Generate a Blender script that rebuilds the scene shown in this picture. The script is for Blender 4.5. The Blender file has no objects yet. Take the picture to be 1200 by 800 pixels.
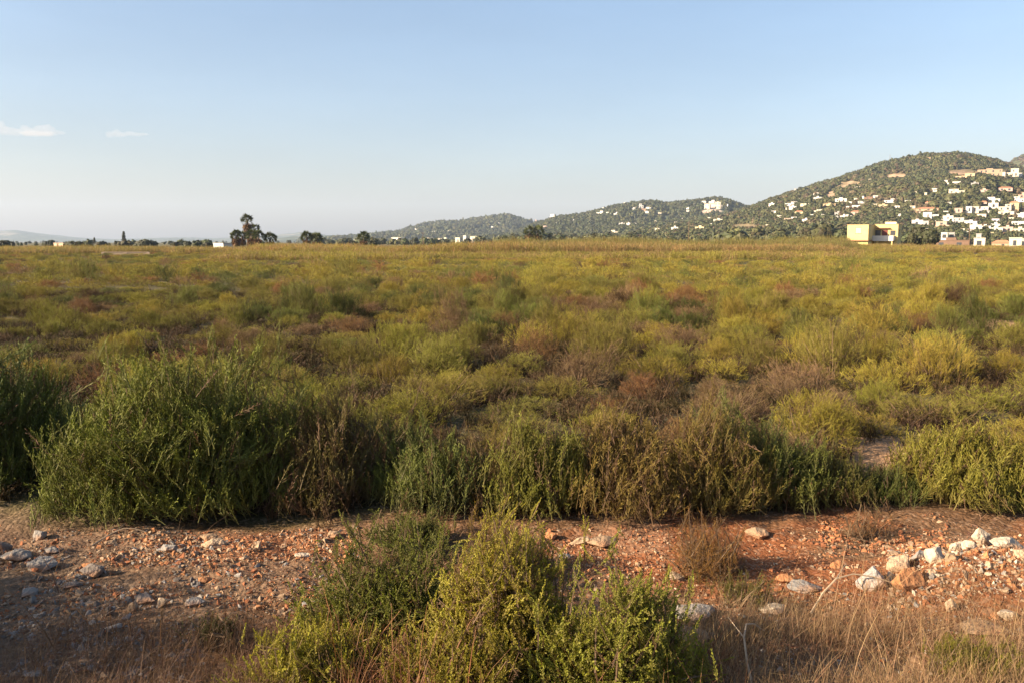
import bpy, bmesh, math, random
import numpy as np
from mathutils import Vector, Matrix, noise as mnoise

sc = bpy.context.scene
COL = sc.collection
PI = math.pi
R = math.radians
rng = np.random.default_rng(7)
random.seed(7)

# ------------------------------------------------------------------ camera model (the photo is 1200 x 800, focal length 1000 px)
CAM_H, FPX, HOR = 1.8, 1000.0, 284.0
PITCH = math.atan((400 - HOR) / FPX)
CP, SP = math.cos(PITCH), math.sin(PITCH)

def ray(px, py):
    u, v = (px - 600) / FPX, (400 - py) / FPX
    return np.array([u, CP + v * SP, -SP + v * CP])

def gpt(px, py, z=0.0):                 # where a sight line meets the level z
    d = ray(px, py)
    t = (z - CAM_H) / d[2]
    return np.array([d[0] * t, d[1] * t, z])

def at(px, py, Y):                      # where a sight line meets the distance Y
    d = ray(px, py)
    return np.array([d[0], d[1], d[2]]) * (Y / d[1]) + np.array([0, 0, CAM_H])

def project(p):
    x, y, z = p[0], p[1], p[2] - CAM_H
    dep = y * CP - z * SP
    return 600 + FPX * x / dep, 400 - FPX * (y * SP + z * CP) / dep

# ------------------------------------------------------------------ noise
def _hash(ix, iy, seed):
    h = (ix.astype(np.int64) * 374761393 + iy.astype(np.int64) * 668265263 + seed * 1442695041) & 0xFFFFFFFF
    h = ((h ^ (h >> 13)) * 1274126177) & 0xFFFFFFFF
    return ((h ^ (h >> 16)) & 0xFFFFFF) / float(0xFFFFFF)

def vnoise(x, y, seed=0):
    x = np.asarray(x, float); y = np.asarray(y, float)
    ix, iy = np.floor(x), np.floor(y)
    fx, fy = x - ix, y - iy
    fx = fx * fx * (3 - 2 * fx); fy = fy * fy * (3 - 2 * fy)
    a = _hash(ix, iy, seed); b = _hash(ix + 1, iy, seed); c = _hash(ix, iy + 1, seed); d = _hash(ix + 1, iy + 1, seed)
    return (a * (1 - fx) + b * fx) * (1 - fy) + (c * (1 - fx) + d * fx) * fy

def fbm(x, y, seed=0, octv=4):
    s, a, t = 0.0, 1.0, 0.0
    for k in range(octv):
        s = s + a * vnoise(np.asarray(x) * 2 ** k, np.asarray(y) * 2 ** k, seed + k * 17)
        t += a; a *= 0.5
    return s / t

def sstep(a, b, x):
    t = np.clip((np.asarray(x, float) - a) / (b - a), 0, 1)
    return t * t * (3 - 2 * t)

# ------------------------------------------------------------------ mesh building
def tri(F):
    F = np.asarray(F, dtype=np.int64)
    if F.shape[1] == 3: return F
    return np.concatenate([F[:, [0, 1, 2]], F[:, [0, 2, 3]]])

def make_mesh(name, V, F, tint=None, mats=(), midx=None, smooth=False):
    V = np.ascontiguousarray(V, dtype=np.float32); F = np.ascontiguousarray(F, dtype=np.int32)
    me = bpy.data.meshes.new(name)
    k = F.shape[1]
    me.vertices.add(len(V)); me.vertices.foreach_set('co', V.ravel())
    me.loops.add(F.size); me.loops.foreach_set('vertex_index', F.ravel())
    me.polygons.add(len(F))
    me.polygons.foreach_set('loop_start', np.arange(0, F.size, k, dtype=np.int32))
    me.polygons.foreach_set('loop_total', np.full(len(F), k, dtype=np.int32))
    for m in mats: me.materials.append(m)
    if midx is not None: me.polygons.foreach_set('material_index', np.asarray(midx, dtype=np.int32))
    if tint is not None:
        t = np.ones((len(V), 4), np.float32); t[:, :tint.shape[1]] = tint
        at_ = me.attributes.new('tint', 'FLOAT_COLOR', 'POINT'); at_.data.foreach_set('color', t.ravel())
    me.update(calc_edges=True)
    me.polygons.foreach_set('use_smooth', np.full(len(F), bool(smooth)))
    return me

def link(name, me, parent=None, color=None):
    o = bpy.data.objects.new(name, me)
    COL.objects.link(o)
    if parent is not None: o.parent = parent
    if color is not None: o.color = (*color[:3], 1)
    return o

def tag(o, label=None, cat=None, group=None, kind=None):
    if label: o['label'] = label
    if cat: o['category'] = cat
    if group: o['group'] = group
    if kind: o['kind'] = kind
    return o

def empty(name, loc, rz=0.0):
    o = bpy.data.objects.new(name, None); COL.objects.link(o)
    o.location = loc; o.rotation_euler = (0, 0, rz); o.empty_display_size = 0.3
    return o

class MB:
    """collects triangles"""
    def __init__(s): s.V, s.F, s.T, s.n = [], [], [], 0
    def add(s, V, F, tint=None):
        V = np.asarray(V, float); s.F.append(tri(F) + s.n); s.V.append(V); s.n += len(V)
        s.T.append(np.zeros((len(V), 3)) if tint is None else np.broadcast_to(np.asarray(tint, float), (len(V), 3)))
    def box(s, x0, x1, y0, y1, z0, z1):
        V = [(x, y, z) for z in (z0, z1) for y in (y0, y1) for x in (x0, x1)]
        s.add(V, [(0, 2, 3, 1), (4, 5, 7, 6), (0, 1, 5, 4), (2, 6, 7, 3), (0, 4, 6, 2), (1, 3, 7, 5)])
    def tube(s, P, rad, n=6, tint=None, cap=True):
        P = np.asarray(P, float); rad = np.broadcast_to(np.asarray(rad, float), (len(P),))
        rings = []
        for i in range(len(P)):
            d = P[min(i + 1, len(P) - 1)] - P[max(i - 1, 0)]; d = d / (np.linalg.norm(d) + 1e-9)
            a = np.cross(d, (0, 0, 1) if abs(d[2]) < 0.9 else (1, 0, 0)); a /= np.linalg.norm(a); b = np.cross(d, a)
            th = np.arange(n) * 2 * PI / n
            rings.append(P[i] + rad[i] * (np.cos(th)[:, None] * a + np.sin(th)[:, None] * b))
        V = np.concatenate(rings); F = []
        for i in range(len(P) - 1):
            for j in range(n):
                k = (j + 1) % n
                F.append((i * n + j, i * n + k, (i + 1) * n + k, (i + 1) * n + j))
        s.add(V, F, tint)
        if cap:
            m = len(P) - 1
            s.add(np.concatenate([rings[m], [P[m]]]), [(j, (j + 1) % n, n) for j in range(n)], tint)
    def get(s): return np.concatenate(s.V), np.concatenate(s.F), np.concatenate(s.T)
    def build(s, name, mat, parent=None, color=None, smooth=False):
        V, F, T = s.get()
        return link(name, make_mesh(name, V, F, T, (mat,), smooth=smooth), parent, color)

def frames(D, roll=None):
    """one 3x3 matrix per direction, its local z along the direction"""
    D = D / (np.linalg.norm(D, axis=1, keepdims=True) + 1e-9)
    ref = np.where(np.abs(D[:, 2:3]) < 0.95, np.array([[0, 0, 1.0]]), np.array([[1.0, 0, 0]]))
    A = np.cross(ref, D); A /= np.linalg.norm(A, axis=1, keepdims=True)
    B = np.cross(D, A)
    if roll is None: roll = np.random.default_rng(3).uniform(0, 2 * PI, len(D))
    c, s = np.cos(roll)[:, None], np.sin(roll)[:, None]
    X = A * c + B * s; Y = np.cross(D, X)
    return np.stack([X, Y, D], axis=2)

def inst(TV, TF, M, P, TT=None, rnd=None, b=None):
    """N copies of a template; tint = (rnd per copy, template G, b per copy)"""
    N, n = len(P), len(TV)
    V = (np.einsum('nij,vj->nvi', M, TV) + P[:, None, :]).reshape(-1, 3)
    F = (TF[None] + (np.arange(N) * n)[:, None, None]).reshape(-1, TF.shape[1])
    T = np.zeros((N, n, 3))
    if rnd is not None: T[:, :, 0] = rnd[:, None]
    if TT is not None: T[:, :, 1] = TT[None]
    if b is not None: T[:, :, 2] = b[:, None]
    return V, F, T.reshape(-1, 3)

# ------------------------------------------------------------------ materials
def nt(name):
    m = bpy.data.materials.new(name); m.use_nodes = True
    n = m.node_tree; n.nodes.clear()
    out = n.nodes.new('ShaderNodeOutputMaterial')
    return m, n, out

def N(n, t, **kw):
    nd = n.nodes.new(t)
    for k, v in kw.items():
        if k.startswith('i_'): nd.inputs[k[2:].replace('_', ' ')].default_value = v
        else: setattr(nd, k, v)
    return nd

def mixc(n, fac, a, b, mode='MIX'):
    nd = n.nodes.new('ShaderNodeMix'); nd.data_type = 'RGBA'; nd.blend_type = mode
    for s, v in ((0, fac), (6, a), (7, b)):
        if hasattr(v, 'links') or isinstance(v, bpy.types.NodeSocket): n.links.new(v, nd.inputs[s])
        else: nd.inputs[s].default_value = v if s == 0 else (*v[:3], 1)
    return nd.outputs[2]

def mth(n, op, a, b=0.0, clamp=False):
    nd = n.nodes.new('ShaderNodeMath'); nd.operation = op; nd.use_clamp = clamp
    for i, v in enumerate((a, b)):
        if isinstance(v, bpy.types.NodeSocket): n.links.new(v, nd.inputs[i])
        else: nd.inputs[i].default_value = v
    return nd.outputs[0]

def ramp(n, fac, lo, hi):
    nd = n.nodes.new('ShaderNodeMapRange'); n.links.new(fac, nd.inputs[0])
    nd.inputs[1].default_value = lo; nd.inputs[2].default_value = hi
    return nd.outputs[0]

def foliage_mat(name, instancer=False, fixed=None, dry=(0.15, 0.09, 0.05), tip=(1.25, 1.12, 0.75), dry_at=0.84, trans=0.38):
    m, n, out = nt(name)
    if fixed is not None:
        base = N(n, 'ShaderNodeRGB').outputs[0]; base.default_value = (*fixed, 1)
    elif instancer:
        base = N(n, 'ShaderNodeAttribute', attribute_type='INSTANCER', attribute_name='bcol').outputs['Color']
    else:
        base = N(n, 'ShaderNodeObjectInfo').outputs['Color']
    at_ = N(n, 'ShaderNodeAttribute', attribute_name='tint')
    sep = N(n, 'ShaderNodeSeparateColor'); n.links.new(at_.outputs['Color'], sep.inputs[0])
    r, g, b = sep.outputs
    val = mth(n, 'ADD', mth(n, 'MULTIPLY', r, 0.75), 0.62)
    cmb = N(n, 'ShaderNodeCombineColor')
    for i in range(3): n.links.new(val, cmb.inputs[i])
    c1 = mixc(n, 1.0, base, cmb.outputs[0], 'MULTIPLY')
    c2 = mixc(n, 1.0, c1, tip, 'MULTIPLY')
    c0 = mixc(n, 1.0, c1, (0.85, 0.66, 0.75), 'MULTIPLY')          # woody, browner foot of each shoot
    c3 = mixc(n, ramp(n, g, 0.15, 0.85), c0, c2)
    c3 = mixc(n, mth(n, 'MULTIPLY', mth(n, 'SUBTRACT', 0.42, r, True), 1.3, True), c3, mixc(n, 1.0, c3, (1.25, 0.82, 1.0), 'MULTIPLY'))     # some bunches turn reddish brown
    dryf = mth(n, 'MAXIMUM', b, mth(n, 'MULTIPLY', mth(n, 'GREATER_THAN', r, dry_at), 0.75))
    c4 = mixc(n, dryf, c3, dry)
    p = N(n, 'ShaderNodeBsdfPrincipled'); n.links.new(c4, p.inputs['Base Color'])
    p.inputs['Roughness'].default_value = 0.62; p.inputs['Specular IOR Level'].default_value = 0.25
    t = N(n, 'ShaderNodeBsdfTranslucent'); n.links.new(mixc(n, 1.0, c4, (1.1, 1.15, 0.6), 'MULTIPLY'), t.inputs['Color'])
    mx = N(n, 'ShaderNodeMixShader', i_Fac=trans) if False else N(n, 'ShaderNodeMixShader')
    mx.inputs[0].default_value = trans
    n.links.new(p.outputs[0], mx.inputs[1]); n.links.new(t.outputs[0], mx.inputs[2]); n.links.new(mx.outputs[0], out.inputs[0])
    return m

def plain_mat(name, col=None, rough=0.85, var=0.25, scale=3.0, bump=0.0, bscale=30.0, spec=0.3, dirt=None, use_tint=False):
    """object colour (or a fixed one) broken up by noise"""
    m, n, out = nt(name)
    if col is None: base = N(n, 'ShaderNodeObjectInfo').outputs['Color']
    else:
        base = N(n, 'ShaderNodeRGB').outputs[0]; base.default_value = (*col, 1)
    tc = N(n, 'ShaderNodeTexCoord')
    nz = N(n, 'ShaderNodeTexNoise'); nz.inputs['Scale'].default_value = scale; nz.inputs['Detail'].default_value = 6
    n.links.new(tc.outputs['Object'], nz.inputs['Vector'])
    f = mth(n, 'ADD', mth(n, 'MULTIPLY', nz.outputs['Fac'], 2 * var), 1 - var)
    cmb = N(n, 'ShaderNodeCombineColor')
    for i in range(3): n.links.new(f, cmb.inputs[i])
    c = mixc(n, 1.0, base, cmb.outputs[0], 'MULTIPLY')
    if use_tint:
        at_ = N(n, 'ShaderNodeAttribute', attribute_name='tint'); c = mixc(n, 1.0, c, at_.outputs['Color'], 'MULTIPLY')
    if dirt is not None:
        nz2 = N(n, 'ShaderNodeTexNoise'); nz2.inputs['Scale'].default_value = scale * 0.6; nz2.inputs['Detail'].default_value = 8
        n.links.new(tc.outputs['Object'], nz2.inputs['Vector'])
        c = mixc(n, ramp(n, nz2.outputs['Fac'], 0.48, 0.68), c, dirt)
    p = N(n, 'ShaderNodeBsdfPrincipled'); n.links.new(c, p.inputs['Base Color'])
    p.inputs['Roughness'].default_value = rough; p.inputs['Specular IOR Level'].default_value = spec
    if bump:
        nb = N(n, 'ShaderNodeTexNoise'); nb.inputs['Scale'].default_value = bscale; nb.inputs['Detail'].default_value = 8
        n.links.new(tc.outputs['Object'], nb.inputs['Vector'])
        bp = N(n, 'ShaderNodeBump'); bp.inputs['Strength'].default_value = bump; bp.inputs['Distance'].default_value = 0.02
        n.links.new(nb.outputs['Fac'], bp.inputs['Height']); n.links.new(bp.outputs[0], p.inputs['Normal'])
    n.links.new(p.outputs[0], out.inputs[0])
    return m

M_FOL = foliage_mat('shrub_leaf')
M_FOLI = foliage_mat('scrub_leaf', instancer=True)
M_TREE = foliage_mat('tree_leaf', trans=0.12, dry_at=2.0)
M_TREEI = foliage_mat('wood_leaf', instancer=True, trans=0.1, dry_at=2.0)
M_STEM = plain_mat('woody_stem', (0.13, 0.085, 0.05), 0.9, 0.35, 20)
M_TRUNK = plain_mat('tree_bark', (0.10, 0.075, 0.055), 0.9, 0.35, 4, 0.4, 20)
M_ROCK = plain_mat('limestone', None, 0.9, 0.35, 9, 0.9, 45, dirt=(0.30, 0.15, 0.075))
M_WALL = plain_mat('render_wall', None, 0.9, 0.2, 0.7)
M_WIN = plain_mat('window_glass', (0.05, 0.055, 0.065), 0.15, 0.1, 1, spec=0.5)
M_TILE = plain_mat('clay_roof', (0.34, 0.16, 0.09), 0.9, 0.25, 1.5)
M_WOOD = plain_mat('weathered_wood', (0.16, 0.10, 0.06), 0.9, 0.3, 4)

# ------------------------------------------------------------------ labels
ORD = 'first second third fourth fifth sixth seventh eighth ninth tenth eleventh twelfth thirteenth fourteenth fifteenth sixteenth seventeenth eighteenth nineteenth twentieth'.split()
NUM = 'one two three four five six seven eight nine ten eleven twelve thirteen fourteen fifteen sixteen seventeen eighteen nineteen twenty'.split()
def single_out(items):
    """items: list of (object, base label, px). Adds the place from the left where several share a description."""
    by = {}
    for it in items: by.setdefault(it[1], []).append(it)
    for base, L in by.items():
        L.sort(key=lambda t: t[2])
        n = len(L)
        for i, (o, _, _) in enumerate(L):
            if n == 1: o['label'] = base
            elif n == 2: o['label'] = base + (', the left one' if i == 0 else ', the right one')
            elif i == 0: o['label'] = base + ', leftmost of ' + NUM[min(n, 20) - 1]
            elif i == n - 1: o['label'] = base + ', rightmost of ' + NUM[min(n, 20) - 1]
            else: o['label'] = base + ', ' + ORD[min(i, 19)] + ' from left of ' + NUM[min(n, 20) - 1]
# ------------------------------------------------------------------ light, sky, air
SUN_EL, SUN_AZ_X, SUN_AZ_Y = 24.0, -1.0, -0.32          # the sun stands at the left
w = bpy.data.worlds.new('World'); sc.world = w; w.use_nodes = True
wn = w.node_tree
bg = wn.nodes['Background']
sky = wn.nodes.new('ShaderNodeTexSky'); sky.sky_type = 'NISHITA'; sky.sun_disc = False
sky.sun_elevation = R(SUN_EL); sky.sun_rotation = math.atan2(SUN_AZ_X, SUN_AZ_Y)
sky.air_density = 1.0; sky.dust_density = 1.8; sky.ozone_density = 1.4; sky.altitude = 0
tcw = wn.nodes.new('ShaderNodeTexCoord'); mpw = wn.nodes.new('ShaderNodeMapping'); mpw.inputs['Scale'].default_value = (2.2, 2.2, 9)
nw = wn.nodes.new('ShaderNodeTexNoise'); nw.inputs['Scale'].default_value = 1.6; nw.inputs['Detail'].default_value = 5      # thin uneven high haze
mrw = wn.nodes.new('ShaderNodeMapRange'); mrw.inputs[1].default_value = .35; mrw.inputs[2].default_value = .75; mrw.inputs[3].default_value = .97; mrw.inputs[4].default_value = 1.06
vmw = wn.nodes.new('ShaderNodeVectorMath'); vmw.operation = 'SCALE'
wn.links.new(tcw.outputs['Generated'], mpw.inputs[0]); wn.links.new(mpw.outputs[0], nw.inputs['Vector']); wn.links.new(nw.outputs['Fac'], mrw.inputs[0])
wn.links.new(sky.outputs[0], vmw.inputs[0]); wn.links.new(mrw.outputs[0], vmw.inputs['Scale']); sxw = wn.nodes.new('ShaderNodeSeparateXYZ'); wn.links.new(tcw.outputs['Generated'], sxw.inputs[0])
crw = wn.nodes.new('ShaderNodeValToRGB'); crw.color_ramp.elements[0].color = (.87, .775, .775, 1); crw.color_ramp.elements[1].position = .30; crw.color_ramp.elements[1].color = (.93, .955, .975, 1)   # dusty lilac band over the horizon
wn.links.new(sxw.outputs[2], crw.inputs[0])
mxw = wn.nodes.new('ShaderNodeMix'); mxw.data_type = 'RGBA'; mxw.blend_type = 'MULTIPLY'; mxw.inputs[0].default_value = 1
wn.links.new(vmw.outputs[0], mxw.inputs[6]); wn.links.new(crw.outputs[0], mxw.inputs[7]); wn.links.new(mxw.outputs[2], bg.inputs[0]); bg.inputs[1].default_value = 0.068

sl = bpy.data.lights.new('sun', 'SUN'); sl.energy = 5.0; sl.angle = R(0.5); sl.color = (1.0, 0.80, 0.56)
so = bpy.data.objects.new('sun', sl); COL.objects.link(so)
sd = Vector((SUN_AZ_X, SUN_AZ_Y, math.tan(R(SUN_EL)) * math.hypot(SUN_AZ_X, SUN_AZ_Y))).normalized()
so.rotation_euler = sd.to_track_quat('Z', 'Y').to_euler(); so.location = (-40, 0, 30)

cd = bpy.data.cameras.new('camera'); cam = bpy.data.objects.new('camera', cd); COL.objects.link(cam)
cd.sensor_width = 36; cd.lens = 30.0; cd.clip_start = 0.05; cd.clip_end = 40000
cam.location = (0, 0, CAM_H); cam.rotation_euler = (PI / 2 - PITCH, 0, 0); sc.camera = cam

sc.view_settings.view_transform = 'Standard'; sc.view_settings.look = 'None'
sc.view_settings.exposure = 1.72; sc.view_settings.gamma = 1.0; sc.view_settings.use_curve_mapping = False
sc.render.engine = 'CYCLES'
cy = sc.cycles
cy.max_bounces = 6; cy.diffuse_bounces = 3; cy.glossy_bounces = 2; cy.transmission_bounces = 3; cy.volume_bounces = 0; cy.transparent_max_bounces = 8
cy.use_denoising = True; cy.denoiser = 'OPENIMAGEDENOISE'; cy.denoising_input_passes = 'RGB_ALBEDO_NORMAL'; cy.denoising_prefilter = 'ACCURATE'
cy.use_adaptive_sampling = False
cy.sample_clamp_indirect = 6.0
cy.caustics_reflective = False; cy.caustics_refractive = False

hz = MB(); hz.box(-9400, 9400, -600, 9600, -1.0, 420)
mh, nh, oh = nt('haze_air')
pv = N(nh, 'ShaderNodeVolumePrincipled'); pv.inputs['Color'].default_value = (0.60, 0.74, 0.97, 1)
pv.inputs['Density'].default_value = 0.000085; pv.inputs['Anisotropy'].default_value = 0.1
nh.links.new(pv.outputs[0], oh.inputs['Volume'])
ho = hz.build('haze', mh); tag(ho, 'thin pale summer haze over the plain and the hills', 'haze', kind='stuff'); ho['kind'] = 'stuff'
ho.display_type = 'WIRE'

# small low clouds, beyond the haze
mc, nc, oc = nt('cloud_vapour')
pc = N(nc, 'ShaderNodeVolumePrincipled'); pc.inputs['Color'].default_value = (1, 0.93, 0.90, 1); pc.inputs['Density'].default_value = 0.0015; pc.inputs['Anisotropy'].default_value = 0.35
nc.links.new(pc.outputs[0], oc.inputs['Volume'])
def cloud(puffs, label, Y):
    mb = MB()
    bm = bmesh.new(); bmesh.ops.create_icosphere(bm, subdivisions=3, radius=1.0); bm.verts.ensure_lookup_table()
    SV = np.array([v.co[:] for v in bm.verts]); SF = np.array([[v.index for v in f.verts] for f in bm.faces]); bm.free()
    p0 = at(puffs[0][0], puffs[0][1], Y)
    # one closed skin: the union of the puffs as a radial hull per puff, remeshed
    for (px, py, rw, rh) in puffs:
        c = at(px, py, Y) - p0; s = Y / FPX
        d = np.array([mnoise.noise(Vector(v * 1.7 + px)) + 0.5 * mnoise.noise(Vector(v * 4 + px)) for v in SV])
        mb.add(SV * (1 + 0.4 * d[:, None]) * np.array([rw * s, rw * s * 0.7, rh * s * 1.45]) + c, SF)
    o = mb.build('cloud', mc, smooth=True); o.location = p0
    rm = o.modifiers.new('skin', 'REMESH'); rm.mode = 'VOXEL'; rm.voxel_size = 16
    tag(o, label, 'cloud', 'small clouds low in the left sky')
cloud([(56, 153, 8, 4.5), (47, 152, 7, 4), (38, 155, 9, 3), (29, 153, 7, 4.2), (20, 155, 8, 3), (9, 154, 9, 3.4), (0, 150, 7, 6), (-9, 147, 9, 7), (64, 155, 6, 2), (71, 156, 6, 1.4), (44, 157, 22, 1.8)], 'small pinkish white cloud bank low in the sky at the left edge', 14000)
cloud([(129, 158, 6, 2.6), (136, 156.5, 6, 3), (143, 158, 7, 2.2), (152, 157, 7, 1.9), (160, 158, 8, 1.4), (168, 157.5, 7, 1.0)], 'faint thin cloud streak right of the brighter cloud bank', 14000)

# ------------------------------------------------------------------ hills
def crest(pts, Y):
    P = np.array(pts, float)
    return (P[:, 0] - 600) / FPX * Y, CAM_H + (HOR - P[:, 1]) / FPX * Y

class Hill:
    def __init__(s, pts, Y, foot, back, tree, rough, seed):
        s.pts, s.Y, s.foot, s.back, s.tree, s.rough, s.seed = pts, Y, foot, back, tree, rough, seed
        s.cx, s.cz = crest(pts, Y); s.cz = np.maximum(s.cz - tree, 0)
        want = np.array([(HOR - p[1]) / FPX - tree / Y for p in pts])
        for it in range(6):                                        # settle the crest so that the skyline comes out as seen
            got = []
            for (px, py) in pts:
                Yy = np.linspace(foot, Y + 120, 160); Xx = (px - 600) / FPX * Yy
                got.append(((s.h(Xx, Yy) - CAM_H) / Yy).max())
            got = np.array(got)
            s.cz = np.maximum(s.cz + np.clip((want - got) * Y * 0.8, -40, 40), 0)
    def h(s, X, Y):
        X = np.asarray(X, float); Y = np.asarray(Y, float)
        c = np.interp(X / np.maximum(Y, 50) * s.Y, s.cx, s.cz, left=0, right=0)     # the hills fan out away from the plain
        warp = (fbm(X / 260, Y / 260, s.seed, 3) - 0.5) * 0.30
        t = (Y - s.foot) / (s.Y - s.foot)
        f = np.where(t < 1, np.sin(PI / 2 * np.clip(t + warp * np.clip(t * 4 * (1 - t), 0, 1), 0, 1)) ** 1.15, 1 - sstep(0, 1, (Y - s.Y) / s.back))
        n = (fbm(X / 90, Y / 90, s.seed + 5, 4) - 0.5) * s.rough * np.clip(c / 40, 0, 1) * np.clip(f * 3, 0, 1)
        return np.maximum(c * f + n, 0) * np.clip(t * 50, 0, 1)

H_MAIN = Hill([(700, 283), (760, 268), (800, 260), (840, 252), (860, 247), (880, 240), (900, 232), (920, 225), (940, 219), (980, 207), (1000, 200), (1020, 193), (1040, 188), (1060, 184), (1085, 181), (1110, 180), (1130, 182), (1150, 186), (1180, 195), (1200, 200), (1300, 218), (1500, 245), (1750, 280)], 1500, 560, 600, 6, 14, 3)
H_RIGHT = Hill([(1040, 283), (1100, 240), (1150, 206), (1165, 196), (1180, 187), (1200, 180), (1260, 166), (1340, 170), (1500, 205), (1700, 280)], 2400, 1800, 800, 6, 14, 13)
H_MID = Hill([(540, 283), (600, 272), (620, 264), (640, 258), (650, 254), (680, 250), (700, 246), (715, 242), (730, 239), (760, 236), (780, 238), (800, 236), (820, 234), (835, 232), (850, 235), (870, 241), (900, 250), (960, 270), (1000, 283)], 2200, 1150, 700, 7, 14, 23)
H_LOW = Hill([(350, 283), (400, 278), (430, 275), (470, 271), (485, 267), (500, 262), (520, 260), (540, 259), (555, 257), (570, 255), (590, 251.5), (600, 253), (610, 257), (640, 264), (680, 275), (740, 283)], 3200, 2000, 900, 7, 18, 33)
H_FAR = Hill([(300, 283), (345, 277), (390, 276), (420, 275), (450, 272), (480, 273), (540, 277), (600, 283)], 4800, 3600, 900, 0, 16, 43)
H_RIDGE = Hill([(-420, 283), (-300, 281), (-150, 276), (-40, 271), (0, 271), (25, 270), (40, 272.5), (80, 277), (105, 279.5), (140, 280.5), (180, 279), (215, 278.5), (250, 279.5), (285, 278.5), (310, 277), (335, 274.5), (355, 272), (372, 273), (390, 277), (410, 279), (440, 279), (470, 280), (520, 283)], 7600, 5600, 1200, 0, 18, 53)
HILLS = [H_MAIN, H_RIGHT, H_MID, H_LOW, H_FAR, H_RIDGE]

def land(X, Y):
    X = np.asarray(X, float); Y = np.asarray(Y, float)
    z = np.zeros(np.broadcast(X, Y).shape)
    for h in HILLS: z = np.maximum(z, h.h(X, Y))
    return z

def hit(px, py, y0=300, y1=7600):
    d = ray(px, py); Y = np.concatenate([np.arange(y0, 2600, 4), np.arange(2600, y1, 12)])
    X = d[0] / d[1] * Y; Z = CAM_H + d[2] / d[1] * Y
    L = land(X, Y) - 0.4
    k = np.nonzero(Z <= L)[0]
    if len(k) == 0:                      # just over a crest: stand on the skyline there
        m = Y > 800; return float(Y[m][np.argmax((land(X[m], Y[m]) - CAM_H) / Y[m])])
    return float(Y[k[0]])

# bare earth, quarry faces and cleared terraces: (px0, py0, px1, py1, strength)
BARE = [(980, 213, 1014, 223, 1), (967, 224, 982, 234, .9), (1036, 202, 1066, 213, .9), (1107, 198, 1142, 211, 1), (1138, 199, 1166, 206, .7), (1081, 183, 1095, 187, .8),
        (1068, 243, 1098, 250, .6), (1176, 236, 1189, 249, .6), (1040, 196, 1075, 206, .35), (820, 236, 848, 250, 1), (845, 262, 905, 273, .6), (1100, 186, 1140, 197, .3), (908, 232, 930, 240, .4),
        (1110, 250, 1140, 262, .4), (1128, 238, 1150, 262, .35), (747, 244, 760, 250, .5)]
def bareness(px, py, X, Y, benches=True):
    b = np.zeros(np.shape(px))
    nz = fbm(np.asarray(X) / 18, np.asarray(Y) / 18, 77, 3)
    for (a, c, d, e, s) in BARE:
        u = (np.asarray(px) - (a + d) / 2) / ((d - a) / 2); v = (np.asarray(py) - (c + e) / 2) / ((e - c) / 2)
        r = np.sqrt(u * u + v * v) + (nz - 0.5) * 1.1
        terr = sstep(.38, .55, fbm(np.asarray(X) / 70, np.asarray(py) / 1.6, 79, 3))            # benches cut along the slope
        b = np.maximum(b, s * (1 - sstep(0.75, 1.1, r)) * ((.35 + .65 * terr) if benches else 1))
    return b

def hill_mat(name, soil, scrub):
    m, n, out = nt(name)
    at_ = N(n, 'ShaderNodeAttribute', attribute_name='tint')
    sep = N(n, 'ShaderNodeSeparateColor'); n.links.new(at_.outputs['Color'], sep.inputs[0])
    geo = N(n, 'ShaderNodeNewGeometry')
    nz = N(n, 'ShaderNodeTexNoise'); nz.inputs['Scale'].default_value = 0.03; nz.inputs['Detail'].default_value = 8; n.links.new(geo.outputs['Position'], nz.inputs['Vector'])
    nz2 = N(n, 'ShaderNodeTexNoise'); nz2.inputs['Scale'].default_value = 0.15; nz2.inputs['Detail'].default_value = 8; n.links.new(geo.outputs['Position'], nz2.inputs['Vector'])
    g = mixc(n, ramp(n, nz.outputs['Fac'], 0.35, 0.65), scrub, tuple(c * 1.9 for c in scrub))
    s = mixc(n, ramp(n, nz2.outputs['Fac'], 0.3, 0.7), soil, tuple(min(.9, c * 1.5) for c in soil))
    c = mixc(n, sep.outputs[0], g, s)
    p = N(n, 'ShaderNodeBsdfDiffuse'); n.links.new(c, p.inputs[0])
    n.links.new(p.outputs[0], out.inputs[0])
    return m
M_HILL = hill_mat('hill_ground', (0.33, 0.225, 0.15), (0.062, 0.064, 0.032))
M_HILL2 = hill_mat('chalky_hill_ground', (0.52, 0.42, 0.33), (0.045, 0.055, 0.035))
M_HILLF = hill_mat('far_hill_ground', (0.3, 0.25, 0.2), (0.05, 0.06, 0.04))

def hill_obj(h, name, mat, nx, ny, label):
    x0, x1 = h.cx.min() * 1.25 - 50, h.cx.max() * 1.25 + 50
    if x0 > 0: x0 = h.cx.min() * h.foot / h.Y
    X, Y = np.meshgrid(np.linspace(x0, x1, nx), np.linspace(h.foot, h.Y + h.back, ny))
    Z = h.h(X, Y) - 0.25
    V = np.stack([X, Y, Z], -1).reshape(-1, 3)
    i = np.arange(ny - 1)[:, None] * nx + np.arange(nx - 1)[None]
    F = np.stack([i, i + 1, i + nx + 1, i + nx], -1).reshape(-1, 4)
    px, py = project((V[:, 0], V[:, 1], V[:, 2]))
    T = np.zeros((len(V), 3)); T[:, 0] = bareness(px, py, V[:, 0], V[:, 1]) * (V[:, 1] < h.Y + 40)
    if h in (H_FAR, H_RIDGE): T[:, 0] = sstep(.6, .75, fbm(V[:, 0] / 150, V[:, 1] / 150, 9)) * .5
    o = link(name, make_mesh(name, V, F, T, (mat,), smooth=True))
    o['kind'] = 'structure'; o['label'] = label
    return o
hill_obj(H_MAIN, 'hill', M_HILL, 420, 260, 'large wooded hill with quarried terraces and villas at the right')
hill_obj(H_RIGHT, 'hill', M_HILL, 160, 120, 'brown hill shoulder rising behind at the right edge')
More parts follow.
